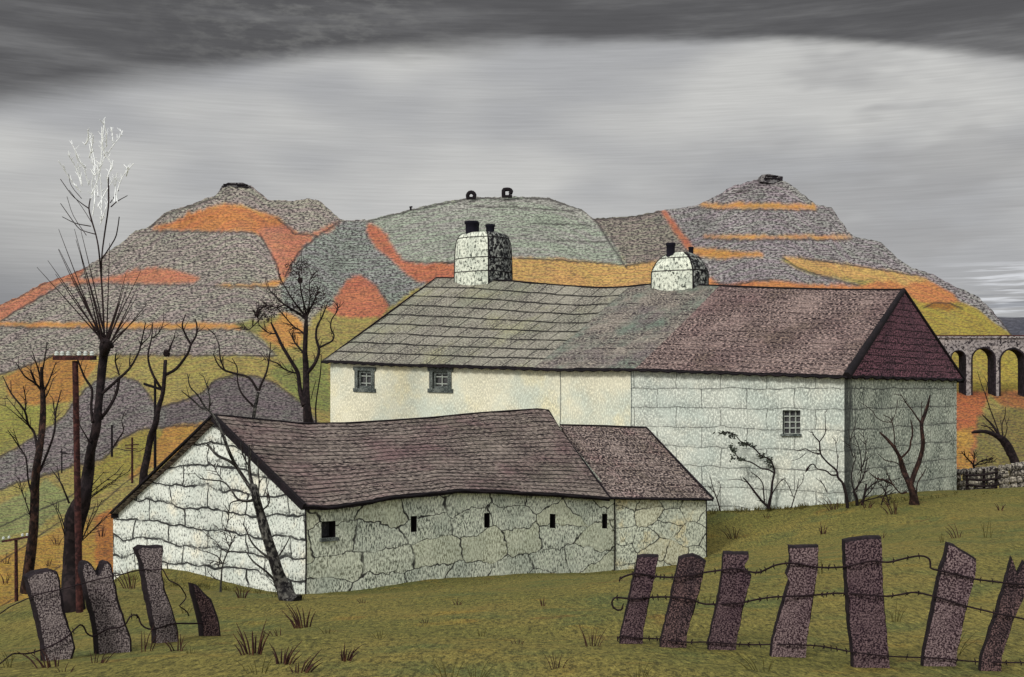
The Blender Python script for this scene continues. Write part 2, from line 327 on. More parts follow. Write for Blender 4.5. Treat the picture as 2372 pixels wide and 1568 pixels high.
def ground_mat():
    m = bpy.data.materials.new('rough_pasture'); m.use_nodes = True; m.node_tree.nodes.clear(); t = NT(m.node_tree)
    co = t.n.new('ShaderNodeTexCoord').outputs['Object']
    c = t.mix(t.step(t.noise(co, 0.30, 5, 0.6), 0.38, 0.66), alb((118, 115, 60)), alb((136, 124, 66)))
    c = t.mix(t.math('MULTIPLY', t.step(t.noise(t.add(co, (4, 9, 1)), 0.55, 4, 0.6), 0.5, 0.68), 0.7), c, alb((92, 106, 62)))
    c = t.mix(t.math('MULTIPLY', t.step(t.noise(t.add(co, (14, 2, 3)), 0.8, 4, 0.6), 0.58, 0.72), 0.7), c, alb((152, 128, 60)))
    c = t.mix(t.math('MULTIPLY', t.step(t.noise(t.add(co, (1, 22, 6)), 0.9, 4, 0.6), 0.60, 0.74), 0.5), c, alb((128, 84, 44)))
    s1 = t.noise(t.scale(co, (17, 4.5, 17)), 1.0, 4, 0.8)
    s2 = t.noise(t.scale(co, (48, 12, 48)), 1.0, 2, 0.75)
    c = t.mix(t.math('MULTIPLY', t.step(s1, 0.50, 0.40), 0.72), c, alb((58, 58, 34)))
    c = t.mix(t.math('MULTIPLY', t.step(s1, 0.55, 0.63), 0.42), c, alb((186, 172, 92)))
    c = t.mix(t.math('MULTIPLY', t.step(s2, 0.49, 0.41), 0.6), c, alb((60, 56, 32)))
    pb = t.n.new('ShaderNodeBsdfPrincipled'); t.l.new(c, pb.inputs['Base Color']); pb.inputs['Roughness'].default_value = 0.95
    pb.inputs['Specular IOR Level'].default_value = 0.1
    bn = t.n.new('ShaderNodeBump'); bn.inputs['Strength'].default_value = 0.5; bn.inputs['Distance'].default_value = 0.03
    t.l.new(s1, bn.inputs['Height']); t.l.new(bn.outputs[0], pb.inputs['Normal'])
    o = t.n.new('ShaderNodeOutputMaterial'); t.l.new(pb.outputs[0], o.inputs[0]); return m
M['ground'] = ground_mat()

# ------------------------------------------------------------------ plan of the buildings
Cn = P(1955, 900, 38).xy; Ln = P(765, 900, 50).xy; Rn = P(2215, 900, 45.5).xy; Qn = Ln + (Rn - Cn)
Nn = P(708, 900, 26).xy; Wn = P(262, 900, 30).xy; En = P(1422, 900, 33).xy; Fn = P(1635, 900, 34.5).xy
An = on_line(Wn, Nn, 510); e_bar = En - Nn
Bn = on_line(An, An + e_bar, 1270)

# ------------------------------------------------------------------ ground: thin plate spline through surveyed points
ctrl = [P(0,1568,9), P(700,1568,9), P(1300,1568,9), P(1900,1568,9), P(2371,1568,9.4),
        P(120,1530,10.5), P(480,1483,12.2), P(1185,1470,13), P(1460,1493,11.8), P(2020,1550,9.9), P(1720,1512,11),
        P(1185,1400,17), P(2250,1380,16), P(1900,1300,22), P(2300,1220,28),
        P(0,1425,20), P(130,1372,24), P(275,1332,30), P(708,1378,26), P(470,1366,26.5), P(1060,1332,29.5), P(1422,1322,33), P(1635,1292,34.5),
        P(1640,1183,40.57), P(1955,1167,38), P(2215,1141,45.5), P(2371,1130,45.5), P(2500,1122,46), P(700,1440,16), P(2371,1170,36)]
ctrl += [Vector(t) for t in [(-12,28,-6.6), (-14,24,-6.6), (-13.5,33,-9.5), (-12,40,-11), (-20,28,-11), (-20,14,-7), (-8,9,-2.7), (-12,6,-3.5), (-12,16,-5.0),
        (-8.3,50,-5.2), (-4,44,-5.4), (-2,56,-6), (8,56,-6), (16,56,-7.5), (24,60,-9), (36,56,-9), (40,40,-5), (30,30,-4), (30,10,-3), (0,-6,-1.7), (14,-6,-1.7), (-14,-6,-3),
        (-30,50,-13), (0,72,-11), (20,80,-12), (50,80,-14), (-30,-10,-6), (45,-10,-3), (-35,25,-13), (60,40,-8)]]
ctrl = np.array([tuple(c) for c in ctrl])
def tps_fit(c, lam=0.3):
    n = len(c); d = np.hypot(c[:,None,0]-c[None,:,0], c[:,None,1]-c[None,:,1])
    Km = np.where(d > 0, d*d*np.log(d+1e-12), 0) + lam*np.eye(n)
    Pm = np.c_[np.ones(n), c[:,:2]]; A_ = np.zeros((n+3, n+3)); A_[:n,:n] = Km; A_[:n,n:] = Pm; A_[n:,:n] = Pm.T
    return np.linalg.solve(A_, np.r_[c[:,2], 0, 0, 0])
TW = tps_fit(ctrl)
def gz(x, y):
    x = np.asarray(x, float); y = np.asarray(y, float); sh = x.shape; x = x.ravel(); y = y.ravel()
    d = np.hypot(x[:,None]-ctrl[None,:,0], y[:,None]-ctrl[None,:,1])
    z = np.where(d > 0, d*d*np.log(d+1e-12), 0) @ TW[:len(ctrl)] + TW[-3] + TW[-2]*x + TW[-1]*y
    return z.reshape(sh)
def bump_z(x, y): return 0.05*mnoise.noise(Vector((x*0.5, y*0.5, 0))) + 0.02*mnoise.noise(Vector((x*2, y*2, 3)))
def ground_hit(u, v, dmin=6.0, dmax=60.0):
    d = np.linspace(dmin, dmax, 800); x = (u-CX)/F*d; z = -(v-HY)/F*d
    g = gz(x, d); k = np.argmax(z < g)
    return float(d[k]) if (z < g).any() else None
def make_ground():
    xs = np.unique(np.r_[np.linspace(-45, -16, 30), np.linspace(-16, 24, 200), np.linspace(24, 70, 40)])
    ys = np.unique(np.r_[np.linspace(-15, 6, 20), np.linspace(6, 50, 260), np.linspace(50, 90, 40)])
    X, Y = np.meshgrid(xs, ys); Z = np.vstack([gz(X[i], Y[i]) for i in range(len(ys))])
    Z = np.clip(Z, -14, 0)
    mb = MB(); nc = len(xs)
    mb.v = [(float(X[j,i]), float(Y[j,i]), float(Z[j,i]) + bump_z(X[j,i], Y[j,i])) for j in range(len(ys)) for i in range(nc)]
    for j in range(len(ys)-1):
        for i in range(nc-1):
            mb.f.append((j*nc+i, j*nc+i+1, (j+1)*nc+i+1, (j+1)*nc+i)); mb.uv.append([(0,0)]*4); mb.m.append(0); mb.s.append(True)
    tag(mb.build('ground', M['ground']), 'rough olive green pasture on the rise in front of the buildings', None, kind='structure')
make_ground()

# ------------------------------------------------------------------ hills and valley fields
sil = [(-500,800),(-300,745),(0,705),(40,688),(100,655),(150,640),(200,618),(250,585),(313,535),(345,525),(385,490),(430,478),(470,462),(500,452),(520,433),(545,426),(580,430),(600,446),(620,462),
       (680,465),(715,460),(740,466),(775,495),(790,509),(850,510),(950,485),(1020,468),(1090,457),(1200,455),(1270,458),(1300,468),(1350,488),(1375,506),(1450,502),(1530,488),
       (1600,478),(1640,465),(1700,430),(1760,413),(1812,417),(1830,428),(1860,450),(1890,474),(1925,480),(1945,510),(1975,548),(2040,560),(2080,600),(2110,620),(2160,635),
       (2210,663),(2260,683),(2300,720),(2340,772),(2380,800),(2700,830),(2900,840)]
GREY=(158,150,138); GREY2=(146,138,132); GREEN=(156,160,146); BROWNG=(138,130,118); OR=(192,126,76); ROR=(186,122,92); RED=(184,112,82); AMB=(194,140,76); OCH=(192,154,92); FIELD=(156,142,80); OLIVE=(128,124,62); YEL=(162,144,64)
regs = [  # (colour, grain, polygon)
 (GREY,1.0,[(-500,920),(0,867),(60,848),(130,822),(300,822),(640,824),(612,790),(575,766),(610,745),(660,722),(705,760),(720,740),(760,708),(800,650),(828,633),(870,660),(903,712),(1000,645),(1000,380),(-500,380)]),
 ((140,144,136),1.0,[(660,722),(650,660),(665,620),(700,570),(745,540),(790,509),(850,510),(870,565),(925,610),(965,645),(1000,645),(903,712),(870,660),(828,633),(800,650),(760,708)]),
 (GREEN,0.55,[(850,505),(950,480),(1090,450),(1270,452),(1355,486),(1380,510),(1420,560),(1452,618),(1300,620),(1050,640),(935,607),(905,560),(880,530)]),
 (BROWNG,1.0,[(1352,486),(1375,500),(1450,495),(1530,482),(1545,500),(1590,570),(1600,700),(1500,606),(1452,612),(1410,550)]),
 ((150,144,142),1.0,[(1530,482),(1640,400),(1900,400),(2100,560),(2200,640),(2300,700),(2360,780),(2340,790),(2250,730),(2200,690),(2120,650),(2060,628),(1850,600),(1800,600),(1860,630),(1990,660),(1900,690),(1600,700),(1590,570)]),
 # oranges: benches of bracken
 (AMB,0.1,[(440,505),(480,478),(520,470),(560,475),(600,490),(640,500),(665,520),(660,545),(430,530)]),
 (OR,0.25,[(345,530),(400,514),(440,495),(480,482),(520,474),(560,480),(600,495),(640,504),(665,522),(700,545),(660,560),(620,560),(600,545),(590,539),(500,535),(360,533)]),
 (ROR,0.35,[(590,530),(660,520),(685,541),(720,540),(770,516),(788,511),(760,535),(735,545),(705,568),(690,585),(676,610),(664,640),(655,662),(648,645),(640,612),(625,580),(603,545)]),
 (AMB,0.1,[(495,658),(590,658),(640,652),(658,640),(662,655),(640,664),(580,666),(520,664)]),
 (ROR,0.3,[(165,645),(230,645),(280,635),(320,622),(350,619),(390,621),(430,632),(462,642),(456,655),(380,657),(280,656),(230,654),(160,662)]),
 (ROR,0.3,[(-500,780),(-300,735),(0,695),(40,680),(100,648),(200,612),(190,640),(150,655),(100,680),(50,712),(0,742),(-300,860),(-500,900)]),
 (AMB,0.0,[(-500,748),(0,746),(300,748),(540,748),(600,752),(600,760),(540,762),(300,761),(0,755),(-500,760)]),
 ((140,136,80),0.3,[(540,748),(600,742),(625,745),(590,775),(570,768)]),
 (AMB,0.2,[(600,775),(660,722),(690,735),(705,762),(700,800),(650,805),(630,795)]),
 (RED,0.35,[(757,718),(780,680),(800,650),(828,632),(870,660),(903,708),(880,735),(820,735),(780,730)]),
 (RED,0.3,[(846,515),(870,522),(892,540),(912,575),(932,603),(960,609),(1100,610),(1100,660),(965,652),(940,635),(905,600),(868,572),(852,545)]),
 (OCH,0.3,[(1150,595),(1300,599),(1400,609),(1450,616),(1520,604),(1600,660),(1600,720),(1150,720)]),
 (RED,0.2,[(1527,486),(1543,488),(1575,530),(1600,568),(1590,578),(1570,552),(1550,520)]),
 (AMB,0.15,[(1590,570),(1620,572),(1700,580),(1768,586),(1765,595),(1690,597),(1640,597),(1600,588)]),
 (AMB,0.0,[(1615,470),(1700,470),(1890,472),(1892,485),(1700,483),(1630,480)]),
 (AMB,0.0,[(1628,545),(1750,543),(1970,545),(1978,553),(1750,553),(1628,552)]),
 (OCH,0.15,[(1808,594),(1860,597),(1950,610),(2060,626),(2140,642),(2200,680),(2140,700),(2100,662),(2050,652),(1900,637),(1850,620)]),
 (OR,0.2,[(1642,640),(1665,656),(1690,660),(1730,651),(1790,648),(1850,655),(1990,661),(2060,650),(2120,670),(2120,740),(1600,740),(1600,680)]),
 (YEL,0.2,[(2090,690),(2110,668),(2150,662),(2200,690),(2260,712),(2300,745),(2345,775),(2700,820),(2700,915),(2100,915)]),
 (OR,0.2,[(2100,655),(2150,650),(2205,678),(2225,700),(2180,705),(2130,700),(2100,680)]),
 ((150,104,42),0.2,[(2138,712),(2165,700),(2200,703),(2225,714),(2190,718)]),
 ((176,104,64),0.35,[(2100,908),(2290,906),(2290,915),(2275,960),(2265,1100),(2100,1100)]),
 ((168,112,66),0.3,[(2285,905),(2700,900),(2700,960),(2400,950),(2320,940)]),
 ((128,116,64),0.4,[(2265,965),(2330,945),(2700,960),(2700,1110),(2255,1110)]),
 ((178,134,64),0.3,[(2215,1000),(2255,985),(2250,1090),(2215,1090)]),
 # fields on the left
 ((172,124,64),0.3,[(10,870),(60,848),(130,824),(230,838),(200,880),(160,930),(60,940),(20,915)]),
 ((146,142,70),0.3,[(-500,930),(10,940),(140,940),(130,985),(0,1050),(-500,1150)]),
 ((130,134,74),0.3,[(620,860),(690,830),(760,830),(765,960),(700,935)]),
 ((130,122,118),1.0,[(-500,1250),(-300,1190),(0,1057),(68,1020),(113,990),(147,965),(170,934),(198,902),(227,880),(275,871),(320,883),(340,908),(357,934),(371,944),(372,987),(320,996),(272,1022),(244,1061),(167,1079),(94,1105),(37,1119),(0,1135),(-300,1230)]),
 ((112,104,102),1.0,[(371,944),(420,930),(470,908),(500,880),(540,867),(600,872),(640,890),(700,935),(740,985),(700,1060),(420,1060),(366,989)]),
 ((176,134,66),0.25,[(372,990),(480,975),(480,1010),(400,1060),(300,1110),(280,1050),(320,1000)]),
 ((150,138,66),0.25,[(280,1020),(320,1000),(372,990),(350,1060),(230,1150),(180,1160),(210,1090),(244,1063)]),
 ((140,144,92),0.25,[(-300,1290),(0,1170),(110,1110),(160,1150),(200,1170),(120,1200),(0,1260),(-300,1370)]),
 ((172,114,58),0.3,[(200,1210),(290,1160),(360,1090),(400,1100),(400,1400),(200,1400)]),
 ((172,138,64),0.25,[(-300,1380),(0,1290),(100,1240),(180,1200),(220,1200),(220,1420),(-300,1520)]),
]
lines = [  # dark field walls and gullies: (half width, polyline)
 (1.6,[(0,867),(60,848),(130,822),(300,822),(640,824)]), (1.5,[(575,766),(600,790),(640,824)]),
 (1.8,[(345,528),(385,494),(430,482),(500,456)]), (1.8,[(603,545),(640,612),(652,660)]), (1.8,[(660,640),(690,585),(745,540),(788,511)]),
 (1.6,[(313,537),(500,537),(590,541)]), (1.4,[(0,706),(40,690),(100,657),(200,620)]), (1.5,[(0,744),(50,712),(150,656)]), (1.4,[(170,658),(400,660),(640,666)]),
 (1.4,[(0,757),(300,763),(580,764)]), (1.8,[(640,504),(685,543),(735,545)]),
 (2.0,[(850,512),(950,488),(1090,460),(1270,461),(1355,488),(1380,512),(1420,575),(1452,622)]),
 (1.4,[(1097,478),(1200,481),(1330,490)]), (1.3,[(1235,517),(1370,523)]), (1.3,[(1290,558),(1400,560)]),
 (1.6,[(935,606),(1060,609)]), (1.6,[(1200,598),(1400,609),(1452,615),(1510,604)]), (1.8,[(1375,508),(1450,505),(1530,490)]),
 (1.6,[(1600,482),(1700,486),(1890,488)]), (1.6,[(1628,554),(1750,556),(1975,555)]), (1.4,[(1808,594),(1850,622),(1900,640),(1990,662)]), (1.4,[(1850,597),(1950,611),(2130,640)]),
 (1.4,[(870,660),(903,710)]), (1.6,[(1650,655),(1700,661),(1740,650),(1790,647)]), (2.0,[(2300,722),(2343,776)]), (1.4,[(2138,714),(2165,701),(2200,703),(2228,715)]),
 (1.5,[(0,1057),(68,1020),(113,990),(147,965),(170,934),(198,902),(227,880),(275,871),(320,883),(340,908),(357,934)]),
 (1.8,[(0,1135),(37,1119),(94,1105),(167,1079),(244,1061),(272,1022),(320,996),(372,988),(480,985)]), (1.6,[(371,944),(420,930),(470,908),(500,880),(540,867),(600,872),(640,890),(700,935)]),
 (1.5,[(-20,1230),(50,1196),(155,1156),(200,1120)]), (1.3,[(0,1302),(60,1262),(148,1201),(230,1170),(300,1110),(350,1080)]), (1.2,[(0,1405),(60,1370),(140,1310)]),
]
def inside(U, V, poly):
    r = np.zeros(U.shape, bool); n = len(poly); j = n-1
    for i in range(n):
        xi, yi = poly[i]; xj, yj = poly[j]
        c = ((yi > V) != (yj > V)) & (U < (xj-xi)*(V-yi)/((yj-yi) or 1e-9)+xi); r ^= c; j = i
    return r
def segdist(U, V, pl):
    d = np.full(U.shape, 1e9)
    for (x0,y0),(x1,y1) in zip(pl[:-1], pl[1:]):
        L2 = (x1-x0)**2+(y1-y0)**2; t = np.clip(((U-x0)*(x1-x0)+(V-y0)*(y1-y0))/L2, 0, 1)
        d = np.minimum(d, np.hypot(U-x0-t*(x1-x0), V-y0-t*(y1-y0)))
    return d
def blur(a, n, ax):
    k = np.ones(n)/n; p = n//2
    ap = np.pad(a, [(p, n-1-p) if i == ax else (0, 0) for i in range(2)], mode='edge')
    return np.apply_along_axis(lambda r: np.convolve(r, k, 'valid'), ax, ap)
def make_hills():
    us = np.r_[np.arange(-500, -4, 12), np.arange(-4, 2376, 3.0), np.arange(2380, 2900, 12)]
    NR = 330; VB = 1460.0
    vs_sil = np.interp(us, [s[0] for s in sil], [s[1] for s in sil])
    rj = np.random.RandomState(5); jit = np.convolve(rj.randn(len(us)), np.ones(3)/3, 'same')*1.6
    t = np.linspace(0, 1, NR)[:,None]
    V = VB + (vs_sil[None,:]-VB)*t + jit[None,:]*t**40; U = np.repeat(us[None,:], NR, 0)
    base = np.interp(-V, [-1460,-1300,-1130,-1000,-900,-820,-750,-450,-400], [40,60,100,150,195,230,290,520,560])
    # ragged region edges
    nz = np.random.RandomState(8).randn(*U.shape); nz = blur(blur(nz, 3, 0), 3, 1)*5.0 + blur(blur(np.random.RandomState(9).randn(*U.shape), 7, 0), 9, 1)*14.0
    colr = np.zeros(U.shape+(3,)); colr[:] = lin(FIELD); gr = np.full(U.shape, 0.3); bench = np.zeros(U.shape)
    rr = np.random.RandomState(3)
    for c, g, poly in regs:
        msk = inside(U+nz, V+nz*0.6, poly); colr[msk] = lin(c); gr[msk] = g
        vv = np.array([p[1] for p in poly])
        if g <= 0.35 and vv.max() < 760: bench[msk] = 1
        elif g >= 1.0: bench[msk] = -0.5
    for ch in range(3): colr[...,ch] = blur(blur(colr[...,ch], 3, 0), 3, 1)
    # reddish to golden drift in the bracken
    drift = 1+0.12*blur(rr.randn(*U.shape), 41, 1)*12; 
    colr[...,1] *= np.clip(drift, 0.93, 1.07)
    for wd, pl in lines:
        d = segdist(U, V+nz*0.35, pl); a = np.clip((wd+1.0-d)/1.6, 0, 1)[...,None]*0.85
        colr = colr*(1-a)+np.array(lin((44,38,40)))*a; gr = np.where(a[...,0] > 0.3, 0.2, gr)
    def vn(sx, sy, seed):
        g = np.random.RandomState(seed).randn(int(1100/sy)+4, int(3500/sx)+4)
        gu = (U+510)/sx; gv = (1470-V)/sy; i = gu.astype(int); j = gv.astype(int); fu = gu-i; fv = gv-j
        fu = fu*fu*(3-2*fu); fv = fv*fv*(3-2*fv)
        return (g[j,i]*(1-fu)+g[j,i+1]*fu)*(1-fv)+(g[j+1,i]*(1-fu)+g[j+1,i+1]*fu)*fv
    D2 = base*(1 + 0.016*vn(170, 90, 1) + 0.006*vn(60, 34, 2) + 0.0022*vn(20, 12, 3) + 0.0011*vn(8, 6, 4))
    X = (U-CX)/F*D2; Y = D2; Z = -(V-HY)/F*D2
    # back slope behind the skyline
    bx = []; 
    for k in range(1, 9):
        q = 1+0.06*k; bx.append((X[-1]*q, Y[-1]*q, Z[-1]*1.0-4.0*k-0.8*k*k))
    X = np.vstack([X]+[b[0] for b in bx]); Y = np.vstack([Y]+[b[1] for b in bx]); Z = np.vstack([Z]+[b[2] for b in bx])
    colr = np.concatenate([colr]+[colr[-1:]]*8, 0); gr = np.concatenate([gr]+[gr[-1:]]*8, 0)
    n0, n1_ = X.shape
    me = bpy.data.meshes.new('hills')
    verts = np.stack([X, Y, Z], -1).reshape(-1, 3)
    idx = np.arange(n0*n1_).reshape(n0, n1_)
    faces = np.stack([idx[:-1,:-1], idx[:-1,1:], idx[1:,1:], idx[1:,:-1]], -1).reshape(-1, 4)
    me.vertices.add(len(verts)); me.vertices.foreach_set('co', verts.ravel())
    me.loops.add(faces.size); me.loops.foreach_set('vertex_index', faces.ravel().astype(np.int32))
    me.polygons.add(len(faces)); me.polygons.foreach_set('loop_start', np.arange(0, faces.size, 4, dtype=np.int32))
    me.update(calc_edges=True)
    me.polygons.foreach_set('use_smooth', np.ones(len(faces), bool))
    Vx = np.vstack([V]+[V[-1:]-6*k for k in range(1, 9)]); Ux = np.vstack([U]+[U[-1:]]*8)
    uv = np.stack([Ux/100, -Vx/100], -1).reshape(-1, 2)[faces.ravel()]
    ul = me.uv_layers.new(name='UVMap'); ul.data.foreach_set('uv', uv.ravel())
    a = me.color_attributes.new('pigment', 'FLOAT_COLOR', 'POINT')
    cc = np.ones((len(verts), 4)); cc[:,:3] = np.clip(colr.reshape(-1,3)/(K*0.98), 0, 0.9); a.data.foreach_set('color', cc.ravel())
    b = me.color_attributes.new('grain', 'FLOAT_COLOR', 'POINT'); cc[:,:3] = gr.reshape(-1,1); b.data.foreach_set('color', cc.ravel())
    me.materials.append(M['hill'])
    o = bpy.data.objects.new('hills', me); COL.objects.link(o)
    tag(o, 'terraced grey slate tips with orange bracken benches above olive fields', kind='structure')
    return us, V, D2
HU, HV, HD = make_hills()
def hill_d(u, v):
    i = int(np.argmin(abs(HU-u))); col = HV[:,i]; return float(np.interp(-v, -col, HD[:,i]))

# far plain and distant dark ridge with the sea beyond, seen at the right edge
mb = MB(); mb.quad([(-3000,30,-30),(3000,30,-30),(3000,5000,-30),(-3000,5000,-30)])
tag(mb.build('sea', make_mat('grey_sea', (118,122,130), (100,104,112), (70,74,82), (0.01,0.02), 0.4, 0.002, coord='Object', bump=0, rough=0.5)), 'flat grey water of the distant sea', kind='structure')
mb = MB(); rows = []
for a in range(14):
    row = []
    for b in range(60):
        x = 420+b*16; yy = 1500+a*30; s_ = math.sin(math.pi*min(1, a/9.0)/2) if a < 9 else 1-(a-8)*0.09
        z = -30+(30+115+6*mnoise.noise(Vector((x*0.01, 0, 0)))*2)*s_; row.append((x, yy, z))
    rows.append(row)
mb.grid(rows)
tag(mb.build('distant_ridge', make_mat('distant_slate_ridge', (90,90,98), (78,80,90), (50,50,58), (0.12,0.3), 0.6, 0.01, coord='Object', bump=0)), 'dark grey flat topped ridge on the right skyline', kind='structure')

# ------------------------------------------------------------------ walls with real openings
def wall(mb, p0, p1, base, top, holes=(), n=14, nv=6, mi=0, hole_mi=1, inward=None, reveal=0.22, s0=0.0):
    """p0,p1 plan ends; base/top: functions u->v (picture height) evaluated along the wall; holes: picture rects"""
    p0 = Vector(p0[:2]); p1 = Vector(p1[:2]); L = (p1-p0).length; e = (p1-p0)/L
    def s_of(u): return (on_line(p0, p1, u)-p0).dot(e)/L
    def pt(s, h):
        q = p0+(p1-p0)*s; u = CX+q.x/q.y*F; zb = zat(q, base(u))-0.5; zt = zat(q, top(u)); return Vector((q.x, q.y, zb+(zt-zb)*h)), zb, zt
    hs = []
    for (u0, v0, u1, v1) in holes:
        a, b = sorted((s_of(u0), s_of(u1))); q, zb, zt = pt((a+b)/2, 0)
        h0 = (zat(q, v1)-zb)/(zt-zb); h1 = (zat(q, v0)-zb)/(zt-zb); hs.append((a, b, h0, h1))
    ss = sorted(set([round(k/n, 5) for k in range(n+1)] + [round(x, 5) for h in hs for x in h[:2]]))
    tt = sorted(set([round(k/nv, 5) for k in range(nv+1)] + [round(x, 5) for h in hs for x in h[2:]]))
    mid = lambda a, b: (a+b)/2
    def inh(s, t): return any(h[0]-1e-4 < s < h[1]+1e-4 and h[2]-1e-4 < t < h[3]+1e-4 for h in hs)
    def uvp(s, t):
        p, zb, zt = pt(s, t); return (s0+s*L, p.z)
    for i in range(len(ss)-1):
        for j in range(len(tt)-1):
            if inh(mid(ss[i], ss[i+1]), mid(tt[j], tt[j+1])): continue
            c4 = [(ss[i], tt[j]), (ss[i+1], tt[j]), (ss[i+1], tt[j+1]), (ss[i], tt[j+1])]
            mb.quad([pt(*c)[0] for c in c4], [uvp(*c) for c in c4], mi)
    out = []
    nrm = inward.normalized() if inward is not None else Vector((0, 1, 0))
    for a, b, h0, h1 in hs:
        c = [pt(a, h0)[0], pt(b, h0)[0], pt(b, h1)[0], pt(a, h1)[0]]; r = [x+nrm*reveal for x in c]
        for k in range(4):
            mb.quad([c[k], c[(k+1)%4], r[(k+1)%4], r[k]], [(0,0),(0.5,0),(0.5,0.2),(0,0.2)], hole_mi)
        out.append((c, r))
    return out
M['glass'] = make_mat('dark_window_glass', (74,74,76), (104,104,100), (26,26,30), (12,12), 0.4, 2, coord='Object', rough=0.25, bump=0)

# NB all building roots sit at the world origin of their group so children keep world coordinates
def root(name, label, cat, at, group=None): return thing(name, label, cat, at, group)
def window(parent, c, r, nx, ny, nrm, surround=0.0, bar=0.03, name='window'):
    bl, br, tr, tl = r; fb = MB(); ex = (br-bl); ez = (tl-bl); wx = ex.normalized(); wz = Vector((0,0,1)); out = -nrm
    C0, C1, C2, C3 = c
    if surround:
        sw = surround
        for k_ in (0.30, ):
            for a, b in ((bl, br), (tl, tr)): fb.box((a+b)/2+out*0.07+(wz if a is bl else -wz)*0.10, (b-a)/2, out*0.05, wz*0.10)
            for a, b in ((bl, tl), (br, tr)): fb.box((a+b)/2+out*0.068+(wx if a is bl else -wx)*0.09, wx*0.09, out*0.05, (b-a)/2-wz*0.2)
        for a, b in ((C0, C1), (C3, C2)): fb.box((a+b)/2+out*0.02, (b-a)/2+wx*sw, out*0.04, wz*sw/2)
        for a, b in ((C0, C3), (C1, C2)): fb.box((a+b)/2+out*0.02, wx*sw/2, out*0.037, (b-a)/2-wz*sw*0.5)
    else: fb.box((C0+C1)/2+out*0.03-wz*0.04, (C1-C0)/2+wx*0.05, out*0.06, wz*0.04)
    f = fb.build(name, M['frame'], parent)
    pb = MB(); pb.quad([x-nrm*0.01 for x in r], [(0,0),(1,0),(1,1),(0,1)]); pb.build('pane', M['glass'], f)
    if nx:
        bb = MB()
        for k in range(nx+1): bb.box(bl+ex*(k/nx)+ez/2+out*0.05, wx*bar/2, out*0.02, ez/2)
        for k in range(ny+1): bb.box(bl+ez*(k/ny)+ex/2+out*0.052, ex/2, out*0.021, wz*bar/2)
        bb.build('glazing_bar', M['bar'], f)
    return f
def roof_sheet(mb, eave, ridge, nu, nv, mi=0, s0=0.0, thick=0.1, sag=0.05, seed=0, courses=0, lift=0.03, rowh=None, riser=None):
    """eave, ridge: functions t->Vector ; UV = metres along the eave / up the slope; courses: overlapping slate courses, each a real step"""
    L = (eave(1)-eave(0)).length; H = (ridge(0.5)-eave(0.5)).length
    def row(h, lf, k):
        rw = []; ur = []
        for i in range(nu+1):
            t = i/nu; a = eave(t); b = ridge(t); p = a+(b-a)*h
            n_ = 0.035*mnoise.noise(Vector((p.x*0.9, p.y*0.9, seed))) - sag*math.sin(math.pi*h)
            lj = lf*(1+0.5*mnoise.noise(Vector((i*0.83, k*1.7, seed)))) if lf else 0
            p = p + Vector((0,0,1))*(n_+lj) - (b-a).normalized()*(0.02*mnoise.noise(Vector((i*0.9, k*3.1, seed+5))) if lf else 0)
            rw.append(p); ur.append((s0+t*L, h*(courses*rowh if rowh else H)))
        return rw, ur
    if not courses:
        rs = [row(j/nv, 0, j) for j in range(nv+1)]; mb.grid([r[0] for r in rs], [r[1] for r in rs], mi, True); first = rs[0][0]
    else:
        prev = None
        for k in range(courses):
            a = row(k/courses, lift, k); b = row((k+1)/courses, 0.0, k+1)
            mb.grid([a[0], b[0]], [a[1], b[1]], mi, False)
            if prev: mb.grid([prev[0], a[0]], [prev[1], a[1]], mi if riser is None else riser, False)
            else: first = a[0]
            prev = b
    for i in range(nu):
        a, b = first[i], first[i+1]; dn = Vector((0,0,-thick))
        mb.quad([a+dn, b+dn, b, a], [(0,0),(0.3,0),(0.3,0.1),(0,0.1)], 1)

def wavy(mb, fn, n, r, amp, freq, mi=0, off=Vector((0,0,0))):
    pts = [fn(i/n)+off+Vector((0,0,amp*math.sin(i*freq)+0.3*amp*mnoise.noise(Vector((i*0.7,0,0))))) for i in range(n+1)]
    mb.tube(pts, [r]*(n+1), 5, mi, sub=1)

# ------------------------------------------------------------------ the long whitewashed farmhouse
fh = root('farmhouse', 'long whitewashed farmhouse with grey to brown slate roof and two squat chimneys', 'farmhouse', V3(Cn, zat(Cn, 1166)))
e1 = (Cn-Ln).normalized(); outF = Vector((e1.y, -e1.x)); outF = outF if outF.y < 0 else -outF
e2 = (Rn-Cn).normalized(); outS = Vector((e2.y, -e2.x)); outS = outS if outS.x > 0 else -outS
in3F = Vector((-outF.x, -outF.y, 0)); in3S = Vector((-outS.x, -outS.y, 0))
wtop = [(700,838),(765,839),(900,845),(1150,851),(1300,852),(1460,853),(1700,861),(1955,869)]
wbase = [(700,1150),(1400,1160),(1640,1183),(1955,1166)]
Kn = on_line(Cn, Ln, 1460)
mb = MB()
hw = wall(mb, Kn, Ln, lambda u: interp(wbase, u), lambda u: interp(wtop, u), [(826,854,864,904), (999,856,1042,905)], n=20, inward=in3F, s0=0, reveal=0.18)
mb.build('plaster_wall', [M['plaster'], M['frame']], fh)['label'] = 'cream limewashed front wall with two small windows'
